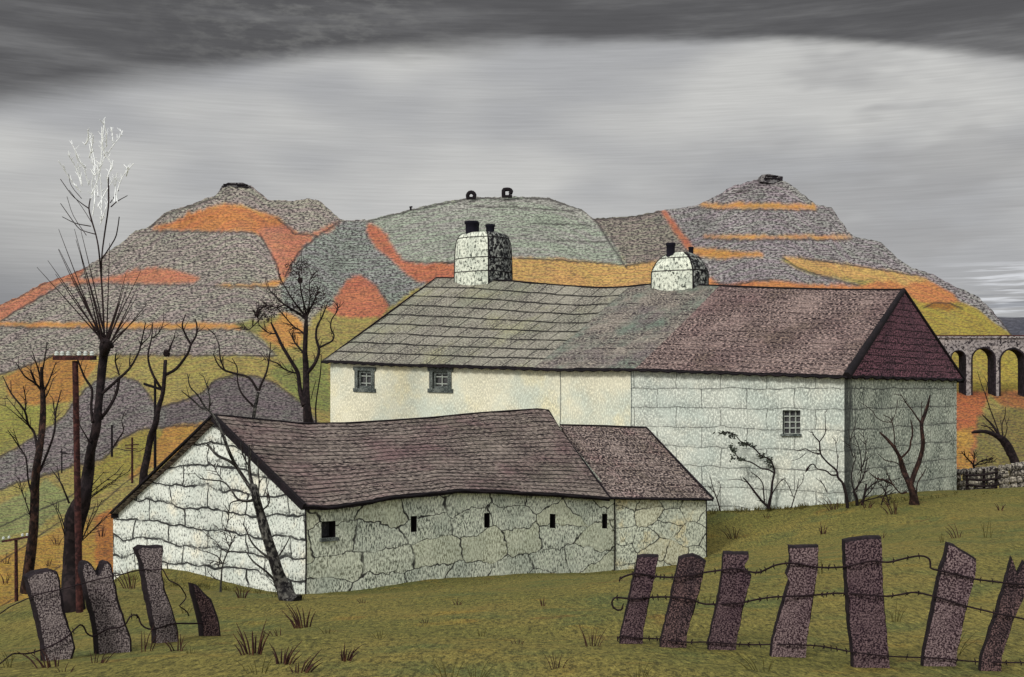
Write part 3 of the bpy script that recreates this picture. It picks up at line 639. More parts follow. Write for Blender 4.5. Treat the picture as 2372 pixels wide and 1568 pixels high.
# joints where the plaster bays meet
jb = MB()
for uj in (1297, 1461):
    jb = MB(); q = on_line(Cn, Ln, uj); zt = zat(q, interp(wtop, uj)); jb.tube([V3(q+outF*0.005, zt), V3(q+outF*0.005+e1*0.03, zt-1.2), V3(q+outF*0.005, zt-2.4), V3(q+outF*0.005, zt-4.2)], [0.016]*4, 5); jb.build('bay_joint', M['frame'], fh)
for c, r in hw: 
    wn_ = window(fh, c, r, 2, 3, in3F, surround=0.17, bar=0.05)
mb = MB()
hw2 = wall(mb, Cn, Kn, lambda u: interp(wbase, u), lambda u: interp(wtop, u), [(1812,950,1853,1005)], n=14, inward=in3F, s0=0)
mb.build('stone_wall', [M['house_stone'], M['frame']], fh)['label'] = 'pale whitewashed block wall'
window(fh, hw2[0][0], hw2[0][1], 3, 4, in3F, bar=0.045)
sb = lambda u: interp([(1955,1166),(2215,1141)], u); stp = lambda u: interp([(1955,869),(2215,878)], u)
mb = MB(); wall(mb, Cn, Rn, sb, stp, n=10, inward=in3S); mb.build('end_wall', [M['side_stone'], M['frame']], fh)['label'] = 'grey green block end wall'
zL = zat(Ln, 839); zR = zat(Rn, 878); zC = zat(Cn, 869); zBase = zat(Cn, 1166)-1.5
mb = MB()
mb.quad([V3(Ln, zBase), V3(Qn, zBase), V3(Qn, zL), V3(Ln, zL)], [(0,0),(9,0),(9,5),(0,5)])
mb.quad([V3(Qn, zBase), V3(Rn, zBase), V3(Rn, zR), V3(Qn, zL)], [(0,0),(20,0),(20,5),(0,5)])
mb.build('rear_wall', M['plaster'], fh)
# roof
Mr = (Cn+Rn)/2; Ml = (Ln+Qn)/2
rdg = [(990,645),(1010,644),(1100,646),(1190,652),(1300,662),(1400,668),(1470,664),(1503,658),(1645,662),(1800,668),(1950,672),(2100,672)]
eav = [(740,838),(765,836),(900,843),(1150,850),(1300,855),(1460,854),(1700,862),(1965,871)]
apex = on_line(Mr, Ml, 2092); lft = on_line(Mr, Ml, 1010)
def ridge3(q): u = CX+q.x/q.y*F; return V3(q, zat(q, interp(rdg, u)))
def eave3(q): u = CX+q.x/q.y*F; return V3(q, zat(q, interp(eav, u)))
Ce = Cn+outF*0.28+outS*0.18; Le = Ln+outF*0.28-e1*0.25; Re = Rn+outS*0.25+e2*0.15; Qe = Qn-outF*0.28-e1*0.25
def rf(ta, tb, mat, name, label=None, nu=40, s0=0.0, courses=0, rowh=None, riser=None, lift=0.03):
    mb = MB()
    ea = lambda t: eave3(Ce+(Le-Ce)*(ta+(tb-ta)*t)); ri = lambda t: ridge3(apex+(lft-apex)*(ta+(tb-ta)*t))
    roof_sheet(mb, ea, ri, nu, 14, 0, s0, seed=1, courses=courses, rowh=rowh, riser=riser, lift=lift)
    o = mb.build(name, [mat, M['ink']], roof_root)
    if label: o['label'] = label
    return o
rm = MB()   # roof body: rear slope and left hip, hidden side
ea = lambda t: V3(Re+(Qe-Re)*t, zR-0.05+(zL-zR)*t); ri = lambda t: ridge3(apex+(lft-apex)*t)
roof_sheet(rm, ea, ri, 20, 6, 0)
rm.quad([eave3(Le), ridge3(lft), V3(Qe, zL-0.05)], [(0,0),(3,5),(6,0)])
roof_root = rm.build('roof', [M['slate_mid'], M['ink']], fh)
tK = (on_line(Ce, Le, 1470)-Ce).length/(Le-Ce).length; tM = (on_line(Ce, Le, 1235)-Ce).length/(Le-Ce).length
rf(0.0, tK, M['slate_brown'], 'brown_slates', 'reddish brown slate third of the roof', 44, 0.0, 17)
rf(tK, tM, M['slate_mid'], 'mossy_slates', 'green tinged slate middle of the roof', 26, 3.0, 17)
rf(tM, 1.0, M['slate_light'], 'pale_slates', 'pale squared slates at the left of the roof', 50, 1.0, 9, 0.7, None, 0.03)
mb = MB()
hip_e = lambda t: V3(Ce+(Re-Ce)*t, (eave3(Ce).z)*(1-t)+zat(Re, 879)*t)
roof_sheet(mb, hip_e, lambda t: ridge3(apex)+Vector((0.05*t,0,0)), 24, 14, 0, sag=0.02, seed=4, courses=13, riser=1, lift=0.03)
mb.build('hip_slates', [M['slate_purple'], M['ink']], roof_root)['label'] = 'dark purple slate hip at the right end'
mb = MB()
wavy(mb, lambda t: eave3(Ce+(Le-Ce)*t), 150, 0.04, 0.03, 1.9, off=Vector((outF.x*0.02, outF.y*0.02, -0.06)))
mb.tube([ridge3(apex+(lft-apex)*(i/30))+Vector((0,0,0.02)) for i in range(31)], [0.045]*31, 5, sub=1)
mb.tube([eave3(Le), ridge3(lft)], [0.045, 0.045], 5)
mb.tube([eave3(Ce)+Vector((outF.x*0.02, outF.y*0.02, 0.0)), ridge3(apex)], [0.16, 0.10], 6)
mb.tube([hip_e(1), ridge3(apex)], [0.07, 0.09], 6)
wavy(mb, hip_e, 46, 0.05, 0.05, 1.7, off=Vector((0,0,-0.03)))
mb.build('ridge_and_eaves_trim', M['ink'], roof_root)

def chimney(uA, uB, uCc, vbase, vtop, dome, pots, label, off=0.3):
    fl0 = Mr - e2*off; fl1 = Ml - e2*off
    a = on_line(fl0, fl1, uA); b = on_line(fl0, fl1, uB); c = on_line(b, b+e2, uCc); dvec = c-b; dd_ = a+dvec
    zb = zat(a, vbase)-1.2; zt = zat(a, vtop); H = zt-zb
    cen = (a+b+c+dd_)/4
    par = roof_root
    wb = MB(); bbk = MB()
    prof = [(0,0.93),(0.35,0.94),(0.6,0.93),(0.78,0.91),(0.88,0.87),(0.95,0.80),(0.985,0.70),(1.0,0.55)] if not dome else [(0,0.93),(0.4,0.93),(0.66,0.92),(0.72,0.89),(0.84,0.76),(0.93,0.58),(1.0,0.3)]
    def corner(p, s): return cen+(p-cen)*s
    def face(p, q, mbx, n=8, r=0.12):
        rows = []; uvr = []
        for h, s in prof:
            row = []; ur = []
            for k in range(n+1):
                t = k/n; w_ = corner(p, s)*(1-t)+corner(q, s)*t; mm_ = (p+q)/2-cen; w_ = w_+mm_*(0.22*math.sin(math.pi*t)*(1 if s > 0.5 else 0.5)); row.append(V3(w_, zb+H*h)); ur.append((t*(q-p).length, H*h))
            rows.append(row); uvr.append(ur)
        mbx.grid(rows, uvr, 0, True)
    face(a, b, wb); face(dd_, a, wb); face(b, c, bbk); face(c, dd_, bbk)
    s = prof[-1][1]; wb.quad([V3(corner(x, s), zb+H) for x in (a, b, c, dd_)], [(0,0),(2,0),(2,1),(0,1)])
    ch = wb.build('chimney', M['chimney_white'], par); ch['label'] = label
    # parts of a chimney sit one level down from the roof's chimney: keep them on the farmhouse roof
    return ch, bbk, (a, b, c, dd_), cen, zb, H, prof
# chimneys are parts of the farmhouse, their pots and the faces with painted shade sub-parts
roof_keep = roof_root; roof_root = fh
def full_chimney(uA, uB, uC_, vb, vt, dome, pots, label, bands):
    ch, bbk, (a, b, c, d_), cen, zb, H, prof = chimney(uA, uB, uC_, vb, vt, dome, pots, label)
    bbk.build('shade_painted_face', M['chimney_shaded'], ch)  # faces turned from the sun, shade painted into their colour
    tb = MB()
    for vband in bands:
        z = zat(a, vband); h = (z-zb)/H; s = np.interp(h, [p[0] for p in prof], [p[1] for p in prof])*1.006
        ring = []
        for p, q in ((a, b), (b, c)):
            for k in range(7):
                t = k/6; w_ = cen+((p-cen)*(1-t)+(q-cen)*t)*s + ((p+q)/2-cen)*(0.22*math.sin(math.pi*t)*(1 if s > 0.5 else 0.5)); ring.append(V3(w_, z+0.03*mnoise.noise(Vector((t*3, z, 0)))))
        tb.tube(ring, [0.022]*len(ring), 4, sub=1)
    for p, nn in ((a, 0), (b, 1), (c, 2)):
        tb.tube([V3(cen+(p-cen)*s, zb+H*h) for h, s in prof], [0.03]*len(prof), 4, sub=1)
    tb.build('band', M['ink'], ch)
    for (pu, pv0, pv1, wpx, dof) in pots:
        k = cen.y+dof; m = MB(); zz0 = -(pv1-HY)/F*k-0.15; zz1 = -(pv0-HY)/F*k; x = (pu-CX)/F*k; r = wpx/2/F*k
        prf = [(0,1.0),(0.15,1.0),(0.25,0.86),(0.8,0.9),(0.85,1.05),(1.0,1.05),(1.0,0.7),(0.7,0.65)]
        rows = [[(x+math.cos(2*math.pi*q/10)*r*s, k+math.sin(2*math.pi*q/10)*r*s, zz0+(zz1-zz0)*h) for q in range(10)] for h, s in prf]
        m.grid(rows, None, 0, True, True); m.quad(rows[-1], None)
        m.build('chimney_pot', M['pot'], ch)
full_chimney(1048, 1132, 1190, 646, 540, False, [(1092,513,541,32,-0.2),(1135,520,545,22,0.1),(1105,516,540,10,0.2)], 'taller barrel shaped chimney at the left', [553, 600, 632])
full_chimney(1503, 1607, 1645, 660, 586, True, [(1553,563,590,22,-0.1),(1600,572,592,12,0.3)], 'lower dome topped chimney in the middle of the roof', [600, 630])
# twig-like lightning stem on the lower chimney is skipped

# ------------------------------------------------------------------ the low stone barn in front
barn = root('stone_barn', 'low stone barn with white gable end and dark reddish slate roof nearest the viewer', 'barn', V3(Nn, zat(Nn, 1375)))
eG = (Nn-Wn).normalized(); outG = Vector((eG.y, -eG.x)); outG = outG if outG.y < 0 else -outG; in3G = Vector((-outG.x, -outG.y, 0))
eL = (En-Nn).normalized(); outL = Vector((eL.y, -eL.x)); outL = outL if outL.y < 0 else -outL; in3L = Vector((-outL.x, -outL.y, 0))
mb = MB()
wall(mb, Wn, Nn, lambda u: interp([(262,1332),(400,1352),(708,1377)], u), lambda u: interp([(262,1186),(385,1076),(510,966),(610,1070),(708,1160)], u), n=27, nv=10, inward=in3G)
mb.build('gable_wall', [M['gable_stone'], M['frame']], barn)['label'] = 'white rubble gable end'
mb = MB()
bt = [(708,1162),(800,1158),(900,1146),(1060,1132),(1200,1134),(1422,1150)]; bb_ = [(708,1377),(800,1366),(950,1345),(1060,1332),(1200,1322),(1422,1322)]
hl = wall(mb, Nn, En, lambda u: interp(bb_, u), lambda u: interp(bt, u), [(744,1207,777,1245),(951,1195,965,1232),(1121,1188,1134,1222),(1273,1190,1286,1223),(1394,1190,1406,1224)], n=24, nv=8, inward=in3L, reveal=0.3)
mb.build('long_wall', [M['barn_stone'], M['ink']], barn)['label'] = 'grey green rubble side wall'
for k, (c, r) in enumerate(hl):
    if k == 0: window(barn, c, r, 0, 0, in3L)
    else:
        m = MB(); m.quad([x for x in r], [(0,0),(1,0),(1,1),(0,1)]); m.build('ventilation_slit', M['pot'], barn)
# rear walls
BEn = Wn+(En-Nn)
mb = MB(); zbb = zat(Nn, 1377)-1.2
mb.quad([V3(Wn, zbb), V3(BEn, zbb), V3(BEn, zat(Wn,1186)), V3(Wn, zat(Wn,1186))], [(0,0),(11,0),(11,4),(0,4)])
rB = V3(Bn, zat(Bn, 952))
mb.quad([V3(En, zbb), V3(BEn, zbb), V3(BEn, zat(Wn,1186)), rB-Vector((0,0,0.1)), V3(En, zat(En,1152))], [(0,0),(7,0),(7,3),(4,5),(0,3)])
mb.build('rear_wall', M['barn_stone'], barn)
be = [(700,1168),(760,1172),(850,1160),(900,1150),(1060,1133),(1200,1138),(1330,1146),(1412,1152)]
br = [(505,962),(600,972),(700,982),(800,981),(900,975),(1000,968),(1100,958),(1200,951),(1262,947),(1272,952)]
def bridge(q): u = CX+q.x/q.y*F; return V3(q, zat(q, interp(br, u)))
def beave(q): u = CX+q.x/q.y*F; return V3(q, zat(q, interp(be, u)))
N2 = Nn+outL*0.22+outG*0.22; E2 = on_line(Nn+outL*0.22, En+outL*0.22, 1412)
A2 = An+outG*0.22
mb = MB(); roof_sheet(mb, lambda t: V3(E2+(N2-E2)*t, beave(E2+(N2-E2)*t).z), lambda t: bridge(Bn+(A2-Bn)*t), 70, 16, 0, thick=0.12, seed=7, courses=21, rowh=0.36, lift=0.02)
W2 = on_line(Wn+outG*0.2, Nn+outG*0.2, 257)
mb2e = lambda t: V3(W2+(BEn-Wn)*t, zat(W2,1189))
roof_sheet(mb, mb2e, lambda t: bridge(A2+(Bn-A2)*t), 20, 6, 0, thick=0.12, seed=8)
broof = mb.build('roof', [M['barn_slate'], M['ink']], barn)
mb = MB()
a3 = bridge(A2); n3 = beave(N2); dirv = (n3-a3)
for k in range(1):   # heavy tarred bargeboard down the gable
    t_ = dirv.normalized(); up_ = Vector((0,0,1)); side = Vector((outG.x, outG.y, 0))
    mb.box((a3+n3)/2+Vector((0,0,-0.06))-side*0.0, dirv/2, side*0.05, t_.cross(side).normalized()*0.085)
w3 = V3(W2, zat(W2, 1190)); dv2 = w3-a3
mb.box((a3+w3)/2+Vector((0,0,0.02)), dv2/2, Vector((outG.x, outG.y, 0))*0.05, dv2.normalized().cross(Vector((outG.x, outG.y, 0))).normalized()*0.022)
mb.tube([bridge(A2+(Bn-A2)*(i/24))+Vector((0,0,0.01)) for i in range(25)], [0.03]*25, 5, sub=1)
mb.tube([bridge(Bn), V3(on_line(Bn, E2, 1290), zat(on_line(Bn, E2, 1290), 985)), beave(E2)], [0.035]*3, 5, sub=1)
mb.tube([beave(N2+(E2-N2)*(i/30))+Vector((0,0,-0.04+0.015*math.sin(i*1.9))) for i in range(31)], [0.04]*31, 5, sub=1)
mb.build('bargeboard_and_trim', M['ink'], broof)
# corner line of the gable
mb = MB(); mb.tube([V3(Nn+outG*0.01, zat(Nn, 1377)-0.3), V3(Nn+outG*0.01+eL*0.02, zat(Nn,1270)), V3(Nn+outG*0.01, zat(Nn, 1163))], [0.02]*3, 5)
mb.build('corner_joint', M['ink'], barn)

# ------------------------------------------------------------------ small annex at its right end
anx = root('stone_annex', 'small stone outbuilding with hipped slate roof joined to the right end of the barn', 'outbuilding', V3(Fn, zat(Fn, 1290)))
G1 = P(1296, 984, 35.9); G2 = P(1497, 991, 36.8); bF = Vector((6.0, 39.2)); bE = En+Vector((-0.4, 5.0))
eA = (Fn-En).normalized(); outA = Vector((eA.y, -eA.x)); outA = outA if outA.y < 0 else -outA
mb = MB(); wall(mb, En+eA*0.02, Fn, lambda u: interp([(1422,1322),(1635,1292)], u), lambda u: interp([(1422,1150),(1635,1160)], u), n=10, inward=Vector((-outA.x,-outA.y,0)), s0=40)
zf = zat(Fn, 1160)
mb.quad([V3(Fn, zf-2.5), V3(bF, zf-2.5), V3(bF, zf), V3(Fn, zf)], [(0,0),(5,0),(5,2.5),(0,2.5)])
mb.quad([V3(bF, zf-2.5), V3(bE, zf-2.5), V3(bE, zf), V3(bF, zf)], [(0,0),(5,0),(5,2.5),(0,2.5)])
mb.build('wall', [M['annex_stone'], M['frame']], anx)
mb = MB(); F2 = Fn+outA*0.2+eA*0.12; E3 = on_line(En+outA*0.2, F2, 1404)
Fe = V3(F2, zat(F2, 1155)); Ee = V3(E3, zat(E3, 1152))
roof_sheet(mb, lambda t: Ee+(Fe-Ee)*t, lambda t: G1+(G2-G1)*t, 22, 12, 0, thick=0.08, sag=0.03, seed=9, courses=11, lift=0.025)
bFe = V3(bF+Vector((0.15,0.2)), zf)
roof_sheet(mb, lambda t: Fe+(bFe-Fe)*t, lambda t: G2+Vector((0,0.01*t,0)), 6, 6, 0, sag=0)
roof_sheet(mb, lambda t: bFe+(V3(bE, zf)-bFe)*t, lambda t: G2+(G1-G2)*t, 6, 6, 0, sag=0)
ar = mb.build('roof', [M['annex_slate'], M['ink']], anx)
mb = MB(); mb.tube([G1, G1*0.5+G2*0.5+Vector((0,0,0.02)), G2, G2*0.5+Fe*0.5, Fe], [0.03,0.03,0.04,0.04,0.05], 5, sub=1)
mb.tube([Ee+(Fe-Ee)*(i/12)+Vector((0,0,-0.03+0.012*math.sin(i*2))) for i in range(13)], [0.035]*13, 5, sub=1)
mb.build('trim', M['ink'], ar)
mb = MB(); mb.tube([V3(En+outL*0.012+outA*0.01, zat(En, 1330)), V3(En+outL*0.012+outA*0.01, zat(En, 1240))+Vector((0.02,0,0)), V3(En+outL*0.012+outA*0.01, zat(En, 1152))], [0.02]*3, 5)
mb.build('corner_joint', M['ink'], anx); mb = MB(); mb.tube([V3(Fn+eA*0.01, zat(Fn, 1300)), V3(Fn+eA*0.01, zat(Fn, 1160))], [0.022]*2, 5)
mb.build('corner_joint', M['ink'], anx)

# ------------------------------------------------------------------ viaduct
dV = min(hill_d(2230, 905), hill_d(2340, 905))-4
vr = root('viaduct', 'grey stone railway viaduct with tall round arches at the right edge', 'viaduct', P(2280, 905, dV))
mb = MB(); ring = MB(); dk_ = 2.6; px = dV/F
arches = [(1914,1962,810),(1974,2022,810),(2034,2082,810),(2093,2136,814),(2146,2182,820),(2203,2235,812),(2251,2303,806),(2316,2374,808),(2388,2444,808),(2458,2514,808)]
xs0, xs1 = 1900, 2530; topv = 782; botv = 918
def VP(u, v, b): q = P(u, v, dV); return Vector((q.x, q.y+b*dk_, q.z))
def arch_pts(u0, u1, vt, n=12):
    r = (u1-u0)/2; c = (u0+u1)/2; sp_ = vt+r
    return [(u0, botv+14)]+[(c-r*math.cos(math.pi*k/n), sp_-r*math.sin(math.pi*k/n)) for k in range(n+1)]+[(u1, botv+14)], sp_
cur = xs0
for (u0, u1, vt) in arches:
    pts, sp_ = arch_pts(u0, u1, vt)
    for b in (0, 1):
        mb.quad([VP(cur, botv+14, b), VP(u0, botv+14, b), VP(u0, sp_, b), VP(u0, topv, b), VP(cur, topv, b)])
        arc = pts[1:-1]
        for k in range(len(arc)-1):
            mb.quad([VP(arc[k][0], arc[k][1], b), VP(arc[k+1][0], arc[k+1][1], b), VP(arc[k+1][0], topv, b), VP(arc[k][0], topv, b)])
    rows_o = [VP(a, b, -0.03) for a, b in pts]
    c = (u0+u1)/2; inner = [VP(c+(a-c)*0.80, sp_+(b-sp_)*(0.80 if b < sp_ else 1), -0.03) for a, b in pts]
    for k in range(len(pts)-1):
        mb.quad([VP(*pts[k], 0), VP(*pts[k+1], 0), VP(*pts[k+1], 1), VP(*pts[k], 1)])
    outr = [VP(c+(a-c)*1.10, sp_+(b-sp_)*(1.10 if b < sp_ else 1), -0.04) for a, b in pts]
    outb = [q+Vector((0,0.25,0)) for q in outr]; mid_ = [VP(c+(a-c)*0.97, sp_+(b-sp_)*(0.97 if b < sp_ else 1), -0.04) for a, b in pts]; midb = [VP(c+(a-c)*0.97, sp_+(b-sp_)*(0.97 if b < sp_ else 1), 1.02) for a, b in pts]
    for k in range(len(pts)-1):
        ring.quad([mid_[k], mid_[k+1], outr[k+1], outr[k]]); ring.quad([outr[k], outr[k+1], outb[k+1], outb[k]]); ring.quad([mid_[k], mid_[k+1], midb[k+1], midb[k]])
    cur = u1
for b in (0, 1): mb.quad([VP(cur, botv+14, b), VP(xs1, botv+14, b), VP(xs1, topv, b), VP(cur, topv, b)])
mb.build('arcade', M['viaduct'], vr); ring.build('arch_ring', M['arch_dark'], vr)
m = MB(); m.box((VP(xs0, topv-1, 0.5)+VP(xs1, topv-1, 0.5))/2, Vector(((xs1-xs0)/2*px, 0, 0)), Vector((0, dk_/2+0.35, 0)), Vector((0,0,0.16)))
m.build('deck', M['viaduct'], vr)
m = MB(); m.box((VP(xs0, topv-5, 0.5)+VP(xs1, topv-5, 0.5))/2, Vector(((xs1-xs0)/2*px, 0, 0)), Vector((0, dk_/2+0.1, 0)), Vector((0,0,0.07)))
m.build('rail', M['rail'], vr)

# ------------------------------------------------------------------ things on the skyline
def sky_obj(name, label, cat, u, v, fn, dadd=-2):
    d = hill_d(u, v+6)+dadd; r = root(name, label, cat, P(u, v, d)); fn(r, d); return r
def f_cairn(pts_, mat='tip_stone', depth=5):
    def fn(r, d):
        mb = MB(); n = len(pts_)
        a = [P(u, v, d) for u, v in pts_]; b = [x+Vector((0, depth, 0)) for x in a]
        mb.quad(a); mb.quad(b[::-1])
        for k in range(n): mb.quad([a[k], a[(k+1)%n], b[(k+1)%n], b[k]])
        mb.build('stonework', M[mat], r)
        m2 = MB()
        vmin = min(p[1] for p in pts_); us_ = sorted(p[0] for p in pts_)
        for q in range(2):
            m2.tube([P(us_[0]+len(us_)*1.5+3-3*q, vmin+4+6*q, d-0.3), P(us_[-1]-len(us_)*1.5-3+3*q, vmin+5+6*q, d-0.3)], [0.28, 0.28], 5)
        m2.build('course', M['ink'], r)
    return fn
sky_obj('cairn', 'flat topped dark stone heap on the summit of the left hill', 'cairn', 545, 424, f_cairn([(505,446),(514,430),(528,423),(562,423),(578,430),(585,446)], depth=14))
sky_obj('stone_hut', 'small square stone hut on the peak of the right hill', 'hut', 1790, 416, f_cairn([(1762,420),(1764,405),(1780,403),(1813,409),(1811,426),(1780,424)], depth=8))
def f_wheel(u, v0, v1, wd, flat):
    def fn(r, d):
        mb = MB(); p = []
        if flat: p = [(u-wd*.8, v1), (u-wd*.8, v0+2), (u-wd*.4, v0), (u+wd*.5, v0), (u+wd, v0+4), (u+wd*.7, v0+10)]
        else: p = [(u-wd*.8, v1), (u-wd*.9, v0+6), (u-wd*.4, v0), (u+wd*.4, v0), (u+wd*.9, v0+6), (u+wd*.7, v1)]
        mb.tube([P(a, b, d) for a, b in p], [0.9]*len(p), 6, sub=2); mb.build('hoop', M['ink'], r)
        m = MB(); m.box(P(u, v1, d), Vector((wd*1.2*d/F,0,0)), Vector((0,1,0)), Vector((0,0,0.5))); m.build('footing', M['ink'], r)
        if flat:
            m = MB(); m.tube([P(u+wd*.6, v0+10, d), P(u+wd*.6, v1, d)], [0.5, 0.5], 5); m.build('strut', M['ink'], r)
    return fn
sky_obj('pit_headgear', 'round black winding hoop on the green hill, left of the pair', 'headgear', 1091, 458, f_wheel(1091, 446, 459, 9, False), -3)
sky_obj('pit_headgear', 'square black winding frame on the green hill, right of the pair', 'headgear', 1174, 454, f_wheel(1174, 439, 455, 10, True), -3)
def f_stub(r, d):
    m = MB(); m.tube([P(951, 487, d), P(951, 478, d)], [0.5, 0.4], 6); m.build('stake', M['ink'], r)
    m = MB(); m.tube([P(948, 480, d), P(955, 479, d)], [0.35, 0.35], 5); m.build('crosspiece', M['ink'], r)
sky_obj('marker_post', 'tiny dark marker post on the left shoulder of the green hill', 'post', 951, 487, f_stub)

# ------------------------------------------------------------------ trees
def nest(r, Q, d0, u, v, rad):
    rr = random.Random(9); m = MB(); px_ = d0/F
    for k in range(90):
        a, b = rr.uniform(0, 6.28), rr.uniform(-1.2, 1.2); c = Q(u, v)+Vector((math.cos(a)*math.cos(b), math.sin(a)*math.cos(b), math.sin(b)*1.1))*rad*0.62*px_
        t = Vector((-math.sin(a), math.cos(a), rr.uniform(-.6, .6))).normalized()*rad*0.6*px_; m.tube([c-t, c*1.0, c+t], [px_*0.8]*3, 4, sub=1)
    m.build('nest', M['twig'], r)
def dfield(d0, seed, amp, u, v): return d0*(1+amp*mnoise.noise(Vector((u/55.0, v/70.0, seed*3.7))))
def tree(name, label, d0, base, trunk, branches, twigs=0, mats=('bark','bark','twig'), seed=1, amp=0.035, extra=None, cat='tree', tw_len=30, extra_parts=(), group=None, rscale=1.0, wob=0.25):
    """trunk: [(u,v,r)...] from the foot; branches: list of polylines (u,v,r)"""
    rr = random.Random(seed); b0 = dfield(d0, seed, amp, base[0], base[1])
    sh = d0-b0
    def Q(u, v): return P(u, v, dfield(d0, seed, amp, u, v)+sh)
    r = root(name, label, cat, P(base[0], base[1], d0), group)
    mb = MB()
    if trunk:
        for tr in trunk:
            mb.tube([Q(u, v) for u, v, q in tr], [q*d0/F*rscale for u, v, q in tr], 10, wob=wob)
        mb.build('trunk', M[mats[0]], r)
    bb = MB(); tw = MB(); cnt = 0
    for br_ in branches:
        n = len(br_)
        if len(br_[0]) == 2:
            r0 = 2.6; r1 = 0.9; br_ = [(u, v, r0+(r1-r0)*k/(n-1)) for k, (u, v) in enumerate(br_)]
        bb.tube([Q(u, v) for u, v, q in br_], [max(0.45, q*0.9)*d0/F*rscale for u, v, q in br_], 6, wob=wob*0.6)
    if branches: bb.build('branches', M[mats[1]], r)
    if twigs:
        for k in range(twigs):
            br_ = rr.choice(branches); i = rr.randrange(len(br_)-1); t = rr.random()
            u = br_[i][0]*(1-t)+br_[i+1][0]*t; v = br_[i][1]*(1-t)+br_[i+1][1]*t
            dx_ = br_[i+1][0]-br_[i][0]; dy_ = br_[i+1][1]-br_[i][1]; an = math.atan2(dy_, dx_)
            if dy_ > 0: an += math.pi
            an += rr.choice((-1, 1))*rr.uniform(0.35, 0.8); L = tw_len*rr.uniform(0.4, 1.0)
            p0 = Q(u, v); k1 = 0.5*L; an2 = an+rr.uniform(-0.3, 0.3)
            dof = rr.uniform(-1, 1)*L*d0/F*0.6
            p1 = Q(u+math.cos(an)*k1, v+math.sin(an)*k1)+Vector((0, dof*0.5, 0)); p2 = Q(u+math.cos(an)*k1+math.cos(an2)*k1, v+math.sin(an)*k1+math.sin(an2)*k1)+Vector((0, dof, 0))
            tw.tube([p0, p1, p2], [0.9*d0/F, 0.7*d0/F, 0.4*d0/F], 4, sub=1)
        tw.build('crown', M[mats[2]], r)
    if extra: extra(r, Q, d0)
    return r

# pollard
d1 = ground_hit(168, 1412) or 18.5
trunk1 = [[(168,1440,34),(167,1404,28),(165,1370,23),(166,1335,21),(168,1266,20),(176,1200,23),(186,1170,21),(196,1140,16),(204,1095,13.5),(211,1039,11),(224,982,10),(230,925,9),(235,869,9.5),(240,826,11),(243,808,15),(246,796,14),(248,788,7)]]
br1 = [[(215,978,4.5),(211,940,4),(213,902,3.8),(196,874,3),(176,823,2)], [(236,912,4.5),(275,877,3.8),(301,852,3),(320,818,2.4),(326,798,2),(337,747,1.2)],
       [(276,868,2.4),(267,837,2),(269,818,1.4)], [(233,970,5),(252,945,4.4),(269,911,4),(276,878,3.5)], [(301,852,2),(300,838,1.6),(302,818,1.2)],
       [(208,1025,2.5),(198,1008,2),(185,985,1.6),(181,970,1)], [(326,798,1.8),(345,780,1.2),(352,752,0.8)], [(160,1165,3),(150,1140,2.4),(139,1115,2),(119,1087,1)], [(139,1115,1.6),(132,1078,0.8)]]
for a, b in (((200,1140),(241,1093)),((200,1150),(272,1093)),((198,1158),(301,1090)),((198,1162),(267,1115)),((190,1248),(237,1156)),((190,1252),(258,1184)),((188,1256),(222,1165)),((192,1250),(250,1196)),((150,1240),(120,1160)),((150,1225),(128,1170))):
    br1.append([(a[0],a[1],1.5),((a[0]+b[0])/2+2,(a[1]+b[1])/2-3,1.2),(b[0],b[1],0.7)])
fan = [(128,528),(110,570),(113,604),(113,626),(155,524),(180,528),(138,577),(163,690),(170,725),(150,640),(190,560),(321,626),(272,645),(340,668),(342,695),(333,716),(261,623),(212,600),(200,650),(300,660),(285,680),(312,690),(225,640),(182,700),(305,725),(246,560)]
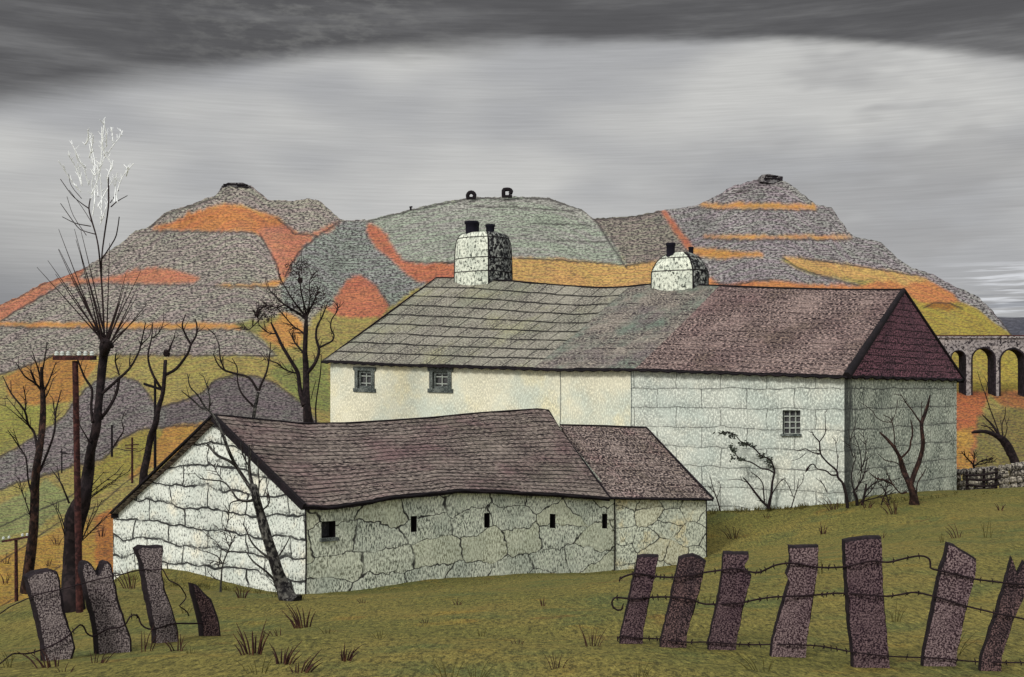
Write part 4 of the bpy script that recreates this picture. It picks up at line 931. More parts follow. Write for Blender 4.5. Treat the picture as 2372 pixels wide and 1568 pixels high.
def pollard_extra(r, Q, d0):
    px_ = d0/F; mb = MB(); rr = random.Random(3)
    for (u, v) in fan:
        u0 = 244+rr.uniform(-7, 7); v0 = 800+rr.uniform(-4, 8); um = (u0*0.45+u*0.55)+rr.uniform(-4, 4)-(u-244)*0.05; vm = (v0+v)/2
        q0, q1, q2 = Q(u0, v0), Q(um, vm), Q(u, v); dy_ = rr.uniform(-0.7, 0.7); q1 += Vector((0, dy_*0.5, 0)); q2 += Vector((0, dy_, 0))
        mb.tube([q0, q1, q2], [2.0*px_, 1.3*px_, 0.5*px_], 5)
    mb.build('shoots', M['twig'], r)
    kb = MB()
    for k in range(26):
        an = rr.uniform(0, 6.3); rad = rr.uniform(3, 14); c = Q(245+math.cos(an)*rad*0.9, 801+math.sin(an)*rad*0.8)+Vector((0, rr.uniform(-.08,.06), 0))
        s_ = rr.uniform(3, 6)*px_; kb.tube([c-Vector((0,0,s_)), c, c+Vector((0,0,s_))], [s_*0.4, s_, s_*0.3], 7)
    kb.build('knob', M['bark'], r)
    wb = MB()
    whip = [[(242,800,3),(238,700,2.6),(234,638,2.4),(229,581,2.2),(223,547,2),(212,509,2.4),(206,483,2),(209,460,1.6)], [(234,640,2.4),(236,590,2),(242,543,2.2),(251,479,2.2),(252,430,1.6)],
            [(236,600,1.8),(265,555,1.8),(272,530,1.6),(276,502,1.4)], [(206,483,1.8),(185,468,1.3),(165,450,1.2),(140,415,1)], [(223,543,1.6),(195,535,1.2),(178,524,1.3),(140,471,0.9)], [(210,524,1.6),(175,517,1.3),(144,502,1)],
            [(257,479,1.8),(272,466,1.5),(295,453,1)], [(251,411,1.6),(251,479,1.8)], [(255,470,1.3),(275,440,1)], [(189,460,1),(165,430,0.8),(159,403,0.7)], [(200,545,1),(170,500,.8),(155,455,.7)],[(215,520,1),(190,480,.8),(160,440,.7)]]
    for b in whip: wb.tube([Q(u, v) for u, v, q in b], [q*px_*0.85 for u, v, q in b], 5)
    wb.build('whip', M['twig'], r)
    fr = MB()
    tips = [[(209,462),(212,449),(206,422),(210,388),(206,366),(197,335),(189,301)], [(251,430),(251,411),(261,381),(243,350),(246,313),(251,281)], [(242,366),(265,332),(276,318),(283,302)], [(272,470),(272,449),(287,411),(314,381)],
            [(292,408),(304,398),(312,396)], [(189,445),(170,425),(136,373)], [(189,430),(175,390),(155,358)], [(206,430),(190,385),(163,332)], [(227,456),(215,420),(189,324)], [(200,390),(183,372),(178,350)], [(242,362),(240,330),(242,300)],
            [(226,480),(240,430),(248,400)], [(235,500),(238,455),(238,412)], [(212,450),(222,415),(225,385),(232,350)], [(265,470),(268,430),(272,400)], [(206,366),(214,340),(218,315)], [(246,340),(256,315),(258,292)], [(252,400),(262,390),(267,378)],
            [(210,392),(218,405),(224,395),(222,372)], [(190,430),(188,400),(186,380)], [(228,400),(232,370),(230,330),(228,290)], [(232,520),(238,480),(240,450)], [(214,500),(222,470),(226,440)], [(262,332),(262,312),(262,298)],[(197,335),(208,325),(211,305)]]
    for b in tips:
        dy_ = rr.uniform(-0.5, 0.5); n = len(b)
        fr.tube([Q(u, v)+Vector((0, dy_*(k/(n-1)), 0)) for k, (u, v) in enumerate(b)], [(1.35-0.5*k/(n-1))*px_ for k in range(n)], 5)
        for k in range(9):
            i = rr.randrange(n-1); t = rr.random(); u = b[i][0]*(1-t)+b[i+1][0]*t; v = b[i][1]*(1-t)+b[i+1][1]*t; L = rr.uniform(6, 15); an = -1.57+rr.uniform(-.9, .9)
            dyk = dy_*((i+t)/(n-1))
            fr.tube([Q(u, v)+Vector((0,dyk,0)), Q(u+math.cos(an)*L, v+math.sin(an)*L)+Vector((0,dyk+rr.uniform(-.05,.05),0))], [0.85*px_, 0.5*px_], 4)
    fr.build('frosted_twigs', M['frost'], r)
tree('pollard_tree', 'tall dark pollard with a fan of shoots and frosted whips behind the tall telegraph pole', d1, (168,1412), trunk1, br1, 60, ('bark','bark','twig'), 2, 0.03, pollard_extra)

# slender tree at far left
d2 = ground_hit(65, 1400) or 21; d2 = 24.5
trunk2 = [[(62,1370,15),(65,1325,13),(74,1266,11.5),(79,1200,10),(80,1150,9.5),(85,1081,9),(94,1025,8),(99,968,7),(99,911,6),(96,883,4.6),(97,850,3.4)]]
br2 = [[(97,862,3),(102,840,2),(109,792,1)], [(95,883,3),(88,854,2),(74,812,1)], [(95,903,3.4),(82,888,3),(57,871,2),(37,840,1)], [(82,886,3),(75,868,3),(71,857,2)], [(102,905,3),(111,888,2.4),(121,862,1.6),(130,838,0.8)], [(103,925,2),(113,905,1.6),(123,877,0.8)],
       [(87,1045,4),(79,1002,3.4),(65,982,3),(57,951,2.6),(26,911,2),(6,871,1)], [(58,953,2),(60,930,1.8),(54,894,1)], [(62,978,1.6),(40,950,1.3),(13,917,0.7)], [(64,984,1.6),(40,962,1.3),(13,940,0.7)], [(26,911,1.4),(25,880,0.8)],
       [(92,1092,3.6),(108,1053,3),(126,1000,2.8),(129,954,2.2),(142,903,1)], [(128,968,2),(124,940,1.5),(122,922,0.8)], [(72,1140,2.4),(65,1110,2.2),(60,1061,2),(45,1036,2),(18,996,0.9)], [(46,1037,1.4),(36,1010,1),(31,993,0.7)],
       [(72,1200,1.5),(55,1150,1.3),(38,1112,0.7)], [(66,1180,1.2),(52,1140,1),(46,1112,0.6)]]
tree('slender_tree', 'slender bare tree with upswept branches at the left edge behind the slate posts', d2, (62,1372), trunk2, br2, 70, ('bark_red','bark','twig'), 5, 0.03)

# nest tree behind the gable
d3 = 40
tree('nest_tree', 'leaning bare tree with a round nest between pole and gable roof', d3, (330,1120), [[(326,1180,10),(332,1107,9),(340,1061,8),(349,1013,7.5),(360,982,7),(366,948,6),(377,911,5),(381,869,4.6),(383,835,4)]],
     [[(383,868,4.4),(408,854,4),(434,820,3.2),(442,798,3),(454,778,2.6),(456,755,2),(452,738,1.4)], [(442,798,3),(428,772,2.6),(422,752,2),(430,728,1.2)], [(390,815,3),(398,795,2),(405,778,1)], [(376,905,4),(357,874,3.2),(346,846,3),(343,820,2.2),(351,783,1.8),(354,747,1)], [(352,783,1.8),(369,769,1.4),(380,741,0.8)],
      [(300,850,1.2),(318,830,1.2),(326,800,1)]][:5], 16, ('bark','bark','twig'), 7, 0.02,
     lambda r, Q, d0: nest(r, Q, d0, 386, 818, 9))
# twin stemmed tree behind the barn ridge, with speckled crown and nests
def speckle(r, Q, d0, regions, n, seed, size, mat, name):
    rr = random.Random(seed); m = MB(); px_ = d0/F
    for k in range(n):
        cu, cv, ru, rv = rr.choice(regions); a = rr.uniform(0, 6.28); q = math.sqrt(rr.random())
        u = cu+ru*q*math.cos(a); v = cv+rv*q*math.sin(a)
        if mnoise.noise(Vector((u/9, v/9, seed))) < -0.12: continue
        c = Q(u, v)+Vector((0, rr.gauss(0, ru*0.35)*px_, 0)); s_ = size*rr.uniform(0.4, 1.1)*px_
        t = Vector((rr.uniform(-1,1), rr.uniform(-1,1), rr.uniform(-1,1))).normalized(); b = t.cross(Vector((rr.uniform(-1,1), 1, rr.uniform(-1,1)))).normalized()
        m.quad([c-t*s_, c+b*s_*0.6, c+t*s_, c-b*s_*0.6])
    m.build(name, M[mat], r)
d4 = 43
def t4x(r, Q, d0):
    nest(r, Q, d0, 695, 649, 7)
    speckle(r, Q, d0, [(700,650,52,42),(660,690,40,30),(735,690,30,28),(690,620,30,18),(615,725,22,22)], 2600, 4, 2.3, 'twig', 'fine_twigs')
    nest(r, Q, d0, 596, 728, 5)
br4 = [[(704,940,7),(694,899,6),(690,865,5.6),(676,839,5),(656,806,4.4),(640,773,3.6),(627,746,2)], [(711,865,5),(729,842,4.4),(739,813,3.8),(732,783,3.4),(734,757,2.6),(746,733,2.2),(759,700,1.2)],
       [(737,806,3),(755,797,2.6),(769,789,2.4),(773,776,2),(766,760,1.8),(768,740,1.6),(780,722,1.4),(782,710,1.2),(780,700,1)], [(706,822,3),(690,802,2.4),(683,794,2),(670,768,1.1)], [(692,866,2.8),(670,860,2),(656,853,2),(643,842,1.8),(626,836,1.3),(610,832,0.8)],
       [(709,740,4),(690,725,3),(658,705,2.4),(636,684,1.8),(620,668,1)], [(709,735,3.6),(696,718,2.8),(680,698,2.2),(662,668,1.6),(645,640,0.9)], [(709,733,3),(704,705,2.4),(697,675,2),(695,652,1.6),(692,625,1),(700,606,.8)], [(710,734,3),(718,716,2.4),(727,697,2),(741,662,1)], [(712,726,2.4),(718,690,1.8),(716,660,1.4),(722,635,0.8)],
       [(658,706,1.8),(640,712,1.4),(615,706,1)], [(640,773,1.8),(620,770,1.4),(600,752,1.2),(596,730,1.6),(586,718,0.8)], [(676,760,1.6),(690,762,2),(706,775,2.4)],[(640,712,1.2),(655,728,1.6),(672,748,1.8),(690,764,2)],[(597,745,1.6),(575,764,1.1),(560,757,.8)], [(600,715,1.4),(590,735,1.4)]]
tree('twin_stem_tree', 'twin stemmed black tree with speckled twiggy crown beside the farmhouse gable corner', d4, (716,1000), [[(718,1120,17),(716,1000,14),(712,960,10),(709,920,8.5),(709,865,7),(706,816,6),(708,766,5),(709,733,4)]], br4, 220, ('bark','bark','twig'), 12, 0.015, t4x)
tree('sapling', 'thin straight sapling between twin stemmed tree and farmhouse corner', 44, (733,1000), [[(736,1100,2),(733,1000,2),(731,960,1.8),(732,932,1.6),(738,890,1.5),(742,865,1.3),(744,822,0.8)]], [[(720,925,1),(726,900,.9),(732,880,.7)]], 0, ('bark','bark','twig'), 13, 0.01)
br5 = [[(597,905,3.4),(577,875,3),(544,865,2.8),(517,856,2.4),(502,839,1.8),(494,819,1)], [(520,857,2.2),(510,830,2),(507,799,1.6),(496,773,0.9)], [(588,942,3),(560,912,2.4),(550,882,2),(549,852,1.6),(537,829,0.9)], [(600,905,3.4),(604,892,3),(617,862,2.4),(623,832,2),(627,793,1)]]
tree('crooked_tree', 'crooked bare tree rising directly behind the barn ridge left of centre', 38, (586,1000), [[(585,1110,5),(586,1000,4.6),(587,971,4.4),(591,942,4),(598,908,3.6)]], br5, 14, ('bark_grey','bark','twig'), 15, 0.015)

# leaning grey tree in front of the gable
d6 = (ground_hit(668, 1392) or 24)
br6 = [[(592,1150,6),(580,1105,5),(577,1075,4),(579,1050,3),(577,1030,1.6)], [(586,1140,5),(566,1108,5),(545,1076,4.6),(530,1045,4),(515,1005,3.6),(498,968,3),(482,950,3),(470,935,2.6),(458,915,2),(440,895,1.6),(434,866,0.9)],
       [(480,950,3),(464,942,2.6),(445,925,2),(420,905,1)], [(484,948,2.4),(486,925,2),(479,894,1.6),(471,871,0.8)], [(545,1078,4),(528,1066,4),(505,1056,4),(490,1040,3.4),(478,1026,2)], [(595,1158,4),(570,1160,3.4),(550,1156,3),(537,1137,2.6),(518,1116,2.2),(490,1112,1.8),(464,1108,1.4),(450,1094,0.8)],
       [(580,1085,2.4),(568,1066,2),(560,1045,1.6),(557,1024,0.8)], [(596,1160,2),(600,1120,2),(598,1090,1.6),(597,1064,0.8)], [(628,1296,3.4),(600,1275,2.6),(583,1256,2.4),(572,1232,2),(563,1211,1)], [(640,1350,3.4),(628,1335,3),(612,1320,2.6),(586,1300,2.4),(567,1273,1)], [(645,1288,2.4),(652,1278,2.2),(664,1258,1.6),(673,1239,0.8)],
       [(603,1185,2.4),(620,1170,2),(624,1155,1.6),(618,1129,0.8)], [(560,1158,2),(534,1165,1.6),(530,1190,1.4),(527,1210,1.2),(519,1235,1)], [(515,1112,1.6),(500,1090,1.2),(496,1075,.8)], [(650,1372,3),(638,1360,2),(632,1340,1.6),(620,1330,1.2)]]
tree('leaning_tree', 'grey barked tree leaning left in front of the white gable end', d6, (668,1392), [[(684,1400,26),(668,1388,22),(652,1350,16),(640,1315,14),(631,1283,13),(614,1232,11),(603,1190,10.5),(592,1150,9.5),(588,1125,8)]], br6, 80, ('bark_grey','bark_grey','twig'), 17, 0.018, cat='tree')
br7 = [[(513,1330,2),(515,1311,2),(522,1290,1.8),(531,1270,1.6),(538,1255,1.2),(546,1239,0.8)], [(517,1308,1.6),(505,1290,1.4),(485,1280,1.2),(465,1275,1),(448,1264,0.6)], [(527,1280,1.4),(510,1268,1.2),(498,1252,1),(478,1238,.8),(460,1221,0.5)], [(532,1268,1.4),(524,1250,1.2),(520,1235,1),(508,1228,.8),(501,1218,0.5)], [(515,1306,1.4),(500,1300,1.2),(481,1297,0.8)], [(512,1345,1.4),(495,1338,1.1),(482,1325,.7)], [(533,1264,1.2),(536,1250,1),(533,1235,.6)]]
d7 = (ground_hit(511, 1372) or 25)
tree('gable_shrub', 'small thin leafless shrub against the middle of the white gable', d7, (511,1372), [[(511,1376,3),(511,1360,2.4),(513,1330,2)]], br7, 40, ('bark_grey','bark_grey','twig'), 19, 0.01, cat='shrub', tw_len=18)
# small tree on the lip of the grey mound
tree('mound_tree', 'small bare tree on the lip of the grey mound left of centre', 120, (258,1046), [[(258,1052,1.6),(262,1036,1.4),(270,1022,1.2)]], [[(262,1036,1.6),(278,1010,1.4),(286,996,1.3),(282,976,1.1),(286,960,.9),(292,948,0.6)], [(272,1020,1.2),(284,1004,1),(288,985,.7)], [(262,1036,1.2),(275,1020,1)]], 8, ('bark','bark','twig'), 21, 0.004, tw_len=18)

# shrubs along the farmhouse
dw = lambda u, v: (ground_hit(u, v) or 38)
def leaf_clump(r, Q, d0, spots, seed):
    rr = random.Random(seed); m = MB(); px_ = d0/F
    for (cu, cv, ru, rv, n) in spots:
        for k in range(n):
            u = cu+rr.gauss(0, ru*0.5); v = cv+rr.gauss(0, rv*0.5); c = Q(u, v)+Vector((0, rr.gauss(0, 3)*px_, 0)); s_ = rr.uniform(3.0, 5.2)*px_
            t = Vector((rr.uniform(-1,1), rr.uniform(-.6,.6), rr.uniform(-.7,.5))).normalized(); b = t.cross(Vector((0.2, 1, rr.uniform(-.5,.5)))).normalized()
            m.quad([c-t*s_, c-t*s_*0.2+b*s_*0.45, c+t*s_, c-t*s_*0.2-b*s_*0.45])
    m.build('leaves', M['leaf'], r)
d8 = dw(1779, 1176)-0.75
tree('leafy_shrub', 'shrub with drooping sprays of grey leaves against the block wall', d8, (1779,1172), [[(1779,1178,4.4),(1782,1160,3.6),(1786,1147,3)]],
     [[(1786,1147,3.4),(1788,1120,3),(1791,1105,2.6),(1793,1089,2.4),(1783,1065,2.2),(1762,1055,2),(1745,1037,1.8),(1717,1024,1.4),(1704,1010,1.2),(1680,1000,1),(1662,1010,.7)], [(1792,1095,2),(1780,1088,2),(1762,1084,1.8),(1738,1070,1.6),(1717,1065,1.4),(1700,1048,1.1),(1690,1028,.7)],
      [(1776,1172,3),(1762,1158,3),(1748,1140,2.8),(1735,1122,2.4),(1721,1106,1.6)], [(1770,1165,2),(1768,1140,1.8),(1766,1120,1.6),(1755,1105,1.3),(1738,1093,0.8)], [(1786,1148,1.6),(1797,1128,1.2),(1810,1110,0.7)], [(1735,1120,1),(1710,1110,1),(1685,1112,.6)]],
     12, ('bark','bark','twig'), 23, 0.004, lambda r, Q, d0: leaf_clump(r, Q, d0, [(1675,1003,12,5,22),(1695,1008,12,7,26),(1724,1028,16,5,34),(1740,1032,10,4,14),(1700,1045,7,10,26),(1692,1035,5,9,14),(1715,1064,14,5,26),(1762,1057,10,7,22),(1780,1068,9,9,26),(1695,1062,6,6,10),(1787,1080,5,8,10)], 2), cat='shrub', tw_len=16)
dS = dw(1832, 1176)-0.7
tree('sprig', 'thin leafless sprig between leafy shrub and farmhouse window side', dS, (1832,1172), [[(1832,1176,1.4),(1840,1150,1.2),(1846,1130,1),(1850,1108,.6)]], [[(1838,1152,1),(1828,1130,.9),(1818,1112,.6)], [(1846,1132,.9),(1858,1116,.8),(1862,1100,.5)]], 5, ('twig','twig','twig'), 41, 0.003, cat='sprig', tw_len=10)
dS = dw(1664, 1186)-0.5
tree('sprig', 'thin brown sprig at the foot of the block wall beside the annex roof', dS, (1664,1180), [[(1668,1184,1.6),(1660,1155,1.4),(1651,1130,1.1),(1645,1105,.7)]], [[(1660,1152,1),(1668,1130,.9),(1664,1112,.6)], [(1654,1140,.9),(1642,1128,.7),(1636,1118,.5)]], 4, ('twig','twig','twig'), 43, 0.003, cat='sprig', tw_len=10)
d9 = dw(1961, 1172)-0.7
tree('corner_sapling', 'twisting sapling growing at the dark corner of the farmhouse', d9, (1961,1168), [[(1962,1176,4),(1961,1155,3.4),(1955,1130,3.2),(1951,1118,3)]],
     [[(1951,1118,3),(1940,1105,2.8),(1937,1090,2.6),(1917,1072,2.4),(1900,1051,2.2),(1897,1024,1.8),(1887,1012,1.4),(1879,998,0.8)], [(1897,1024,1.6),(1910,1005,1.3),(1911,985,1),(1910,955,0.6)], [(1900,1051,1.6),(1882,1048,1.4),(1865,1039,1.2),(1852,1044,1),(1838,1041,0.7)], [(1940,1100,2.2),(1925,1100,2),(1912,1090,1.8),(1893,1086,1.5),(1885,1076,1.4),(1877,1076,1.8),(1869,1087,2.6),(1865,1094,1)],
      [(1938,1088,1.4),(1940,1065,1.2),(1937,1044,1),(1934,1020,.6)], [(1865,1050,1),(1850,1062,.9),(1830,1068,.6)], [(1915,1140,1.2),(1905,1120,1),(1890,1108,.7)], [(1990,928,1),(1975,945,1.4),(1955,950,1),(1935,944,.6)]][:7], 14, ('bark','bark','twig'), 25, 0.008, cat='sapling', tw_len=16)
d10 = dw(2116, 1164)-0.4
tree('forked_tree', 'reddish dark forked tree in front of the shaded end wall', d10, (2116,1160), [[(2117,1170,13),(2116,1155,10),(2110,1132,8),(2102,1112,7),(2092,1090,6.6),(2087,1070,5.4),(2083,1058,4.6)], [(2108,1126,6),(2116,1100,6),(2127,1072,5.2),(2134,1048,5),(2137,1024,4.6),(2135,1000,4.4),(2134,980,4.4),(2143,955,4),(2149,935,3),(2153,915,1.2)]],
     [[(2085,1062,4.6),(2071,1037,4.4),(2054,1017,4),(2037,1001,2)], [(2134,982,2.6),(2124,968,2),(2113,952,1.8),(2098,933,1.4),(2085,912,0.8)], [(2085,1062,3),(2100,1048,2.8),(2107,1036,2.4),(2109,1020,2.2),(2113,1007,2.2),(2112,990,2),(2109,972,1.2)], [(2080,1050,1.6),(2072,1030,1.6),(2071,1010,1.4),(2066,980,1.4),(2060,968,1.2),(2045,961,0.8)], [(2065,975,1.2),(2074,955,1),(2079,925,0.6)],
      [(2100,1140,2),(2085,1142,1.8),(2068,1123,1.6),(2058,1105,1.4),(2051,1086,.8)], [(2122,1150,2),(2124,1120,1.8),(2136,1100,1.4),(2146,1082,0.8)], [(2070,1124,2),(2050,1112,2),(2030,1108,1.6),(2012,1094,1)], [(2090,1080,1.4),(2070,1070,1.2),(2050,1066,1),(2035,1052,.6)], [(2064,978,1.2),(2045,976,1),(2028,965,.9),(2018,950,.8),(1990,930,.6)], [(2134,975,1.2),(2134,950,1),(2133,930,.6)]],
     14, ('bark_red','bark_red','twig'), 27, 0.008, tw_len=18)
d11 = dw(1985, 1170)-0.2
tree('corner_thicket', 'tangled dark leafless bush at the foot of the end wall beside the corner', d11, (1992,1166), [[(1985,1172,4),(1983,1150,3),(1976,1137,2.4)], [(1996,1170,3),(2003,1140,2.6),(2006,1120,2)]],
     [[(1976,1140,2.6),(1990,1120,2.2),(2000,1100,1.8),(2009,1058,1)], [(2003,1140,2),(2020,1122,1.8),(2045,1112,1.6),(2070,1112,1)], [(1980,1150,2),(1972,1110,1.8),(1975,1080,1.4),(1982,1060,.8)], [(1990,1165,1.6),(2018,1135,1.4),(2035,1105,1)], [(1983,1140,1.4),(1995,1090,1.4),(1990,1040,1.2),(1978,1010,.8)], [(1976,1060,1.2),(1968,1030,1),(1975,1000,.8),(1990,990,.6)], [(2000,1160,1.6),(2040,1150,1.4),(2075,1140,1)],
      [(2040,1170,1.6),(2050,1140,1.4),(2060,1100,1)], [(2060,1172,1.6),(2050,1140,1.3),(2040,1120,.8)], [(1985,1100,1),(2000,1075,1),(2005,1040,.9),(1998,1000,.6)]], 60, ('bark','bark','twig'), 29, 0.012, cat='bush', tw_len=30)
# fallen/leaning trunk at the right edge
d12 = 60
tree('windblown_tree', 'broken dark tree leaning sharply left above the stone wall at the right edge', d12, (2350,1072), [[(2356,1096,11),(2348,1066,10),(2336,1040,10),(2325,1022,9),(2313,1012,7),(2302,1006,5.4),(2288,1001,4.4),(2274,999,4),(2260,1000,4),(2249,1002,2.4)]],
     [[(2318,1014,4),(2305,995,3.4),(2295,981,2.6),(2284,970,2),(2274,960,1)], [(2310,1010,2.4),(2290,990,1.6),(2272,985,.9)], [(2316,1012,2),(2305,980,1.6),(2293,948,1.4),(2282,915,1.2),(2272,889,1),(2263,860,.6)], [(2322,1014,2),(2320,985,1.4),(2327,962,1.2),(2328,942,.7)], [(2282,915,1),(2286,890,.8),(2290,868,.5)], [(2326,1016,1.4),(2332,990,1),(2326,968,.8)]], 12, ('bark','bark','twig'), 31, 0.008, tw_len=22)
tree('wall_bush', 'small dark thorn bush behind the stone wall beside the farmhouse', 49, (2255,1090), [[(2258,1095,3),(2254,1076,2.4)]], [[(2254,1076,2),(2240,1062,1.8),(2226,1046,1)], [(2254,1076,1.6),(2256,1060,1.4),(2254,1044,.7)], [(2255,1080,1.8),(2275,1066,1.6),(2300,1062,1)], [(2256,1078,1.4),(2280,1072,1.2),(2300,1070,.8)]], 40, ('bark','bark','twig'), 33, 0.008, cat='bush', tw_len=18)

# ------------------------------------------------------------------ telegraph poles
def tpole(label, d, u, v0, v1, w, arm=None, arm2=None, ins=(), mat='pole', lean=0, sgroup=None, ut=None):
    r = root('telegraph_pole', label, 'telegraph pole', P(u, v1, d), sgroup); px_ = d/F; ut = ut if ut is not None else u
    m = MB(); m.tube([P(u, v1+6, d), P((u+ut)/2, (v0+v1)/2, d), P(ut, v0, d)], [w/2*px_*1.1, w/2*px_, w/2*px_*0.9], 9, wob=0.1); m.build('pole', M[mat], r)
    for a in (arm, arm2):
        if a:
            (ua, va, ub, vb, h) = a; m = MB(); A0 = P(ua, va, d-w/2*px_*0.9); A1 = P(ub, vb, d-w/2*px_*0.9); m.box((A0+A1)/2, (A1-A0)/2, Vector((0, w*0.35*px_, 0)), Vector((0,0,h/2*px_))); m.build('crossarm', M[mat], r)
    for (ui, vi, s_) in ins:
        m = MB(); c = P(ui, vi, d-w/2*px_*0.9); q = s_*px_; rows = [[(c.x+math.cos(6.283*k/10)*q*f_, c.y+math.sin(6.283*k/10)*q*f_, c.z+q*h_) for k in range(10)] for h_, f_ in ((-1.2,.45),(-.9,.5),(-.7,1.0),(-.2,1.0),(0,.62),(.15,.9),(.6,.85),(1.0,.45),(1.05,.05))]
        m.grid(rows, None, 0, True, True); m.build('insulator', M['porcelain'], r)
    return r
tpole('tall red brown telegraph pole with white insulators in front of the pollard', d1-1.0, 184, 836, 1412, 15, (124,829,222,829,10), None, [(x, 819, 5.2) for x in (131,144,158,183,198,213)], 'pole', ut=174)
dP2 = 26
tpole('short telegraph pole with tilted crossarm at the bottom left edge of the field', dP2, 38, 1250, 1404, 8, (5,1254,67,1243,5), None, [(8,1246,3.2),(21,1244,3.2),(52,1239,3.2),(63,1238,3.2)], 'pole', ut=37)
tpole('dark weathered pole with tilted crossarm beside the nest tree', 40.5, 359, 880, 1120, 6.5, (333,889,377,903,6), None, (), 'ink')
tpole('small red brown pole with two crossarms against the ochre field', 75, 306, 1013, 1113, 5, (290,1031,321,1029,2.4), (291,1038,318,1040,2.4), (), 'pole')
tpole('faint distant pole on the grey mound behind the tall pole', 95, 143, 1039, 1090, 3, (138,1046,156,1050,2), None, (), 'ink')
tpole('short armless black stump of a pole on the edge of the grey mound', 95, 259, 984, 1052, 5, None, None, (), 'ink')

def wire(name, label, pts, rpx, barb=0, rr=R, group=None, cat='wire', mat='wire'):
    """pts: list of 3D points with radius from distance"""
    m = MB(); m.tube(pts, [rpx*p.y/F for p in pts], 5)
    if barb:
        L = 0; acc = 0
        for a, b in zip(pts[:-1], pts[1:]):
            seg = (b-a).length; t = acc
            while t < seg:
                c = a+(b-a)*(t/seg); c.z += 0
                for s_ in (-1, 1):
                    dv = Vector((rr.uniform(-.5,.5), rr.uniform(-.6,.6), s_)).normalized()*7.5*c.y/F; m.tube([c-dv*0.6, c+dv], [1.3*c.y/F, 0.9*c.y/F], 4, sub=1)
                t += barb*rr.uniform(0.7, 1.3)
            acc = t-seg
    o = m.build(name, M[mat]); tag(o, label, cat, group); return o
wire('telegraph_wire', 'thin sagging wire strung across the grey mound between the small poles', [P(142,1050,95), P(185,1052,95), P(227,1054,94), P(255,1040,93), P(270,1038,88), P(290,1043,80), P(306,1043,75), P(322,1045,70), P(340,1034,62), P(358,1026,50)], 0.9)

# ------------------------------------------------------------------ slate fence posts
def slab(label, group, poly, d, mat, thick=0.13, twist=0.0, base_uv=None, foot=30, name='fence_post', seed=0, reveal=None, gname=None):
    rr = random.Random(seed+50); us_ = [p[0] for p in poly]; vb = max(p[1] for p in poly)
    ub = sum(p[0] for p in poly if p[1] > vb-25)/max(1, len([p for p in poly if p[1] > vb-25]))
    # densify and roughen the outline, keep corners
    pts = []; n = len(poly)
    for i in range(n):
        a, b = poly[i], poly[(i+1) % n]; L = math.hypot(b[0]-a[0], b[1]-a[1]); k = max(1, int(L/11))
        for q in range(k):
            t = q/k; jx = 0 if q == 0 else rr.uniform(-1.3, 1.3); pts.append((a[0]+(b[0]-a[0])*t+jx, a[1]+(b[1]-a[1])*t+(0 if q == 0 else rr.uniform(-1, 1))))
    cu = sum(p[0] for p in pts)/len(pts); cv = sum(p[1] for p in pts)/len(pts)
    def ext(p): return (p[0]-(0 if p[1] < vb-30 else (p[0]-p[0])), p[1]+(foot if p[1] > vb-28 else 0))
    pts = [ext(p) for p in pts]
    f_ = [P(u, v, d) for u, v in pts]
    tw_ = Vector((math.sin(twist), math.cos(twist), 0))*thick
    m = MB(); N = len(pts); cen = P(cu, cv, d)
    bev = 0.14
    front_in = [cen+(p-cen)*(1-0.012) + (cen-p).normalized()*0.014 for p in f_]
    front_in = [Vector((p.x, p.y-0.004+0.012*mnoise.noise(p*4), p.z)) for p in front_in]
    f1 = [Vector((p.x, p.y+0.02, p.z)) for p in f_]; bk = [p+tw_ for p in f1]
    # triangulated front through ear clipping by blender
    i0 = len(m.v)
    m.quad(front_in, [(p.x, p.z) for p in front_in]); 
    for k in range(N):
        q = (k+1) % N
        m.quad([f1[k], f1[q], front_in[q], front_in[k]], None, 1, True); m.quad([bk[k], bk[q], f1[q], f1[k]], None, 1)
    m.quad(bk[::-1], [(p.x, p.z) for p in bk[::-1]])
    o = m.build(name, [M[mat], M['edge']], origin=P(ub, vb, d)); tag(o, label, 'fence post', group); return o
GR = 'slate fence posts strung with barbed wire on the right'
GLf = 'slate fence posts on the left'
def dpost(poly):
    vb = max(p[1] for p in poly); bs = [p for p in poly if p[1] > vb-25]; return (ground_hit(sum(p[0] for p in bs)/len(bs), vb-6) or 11)
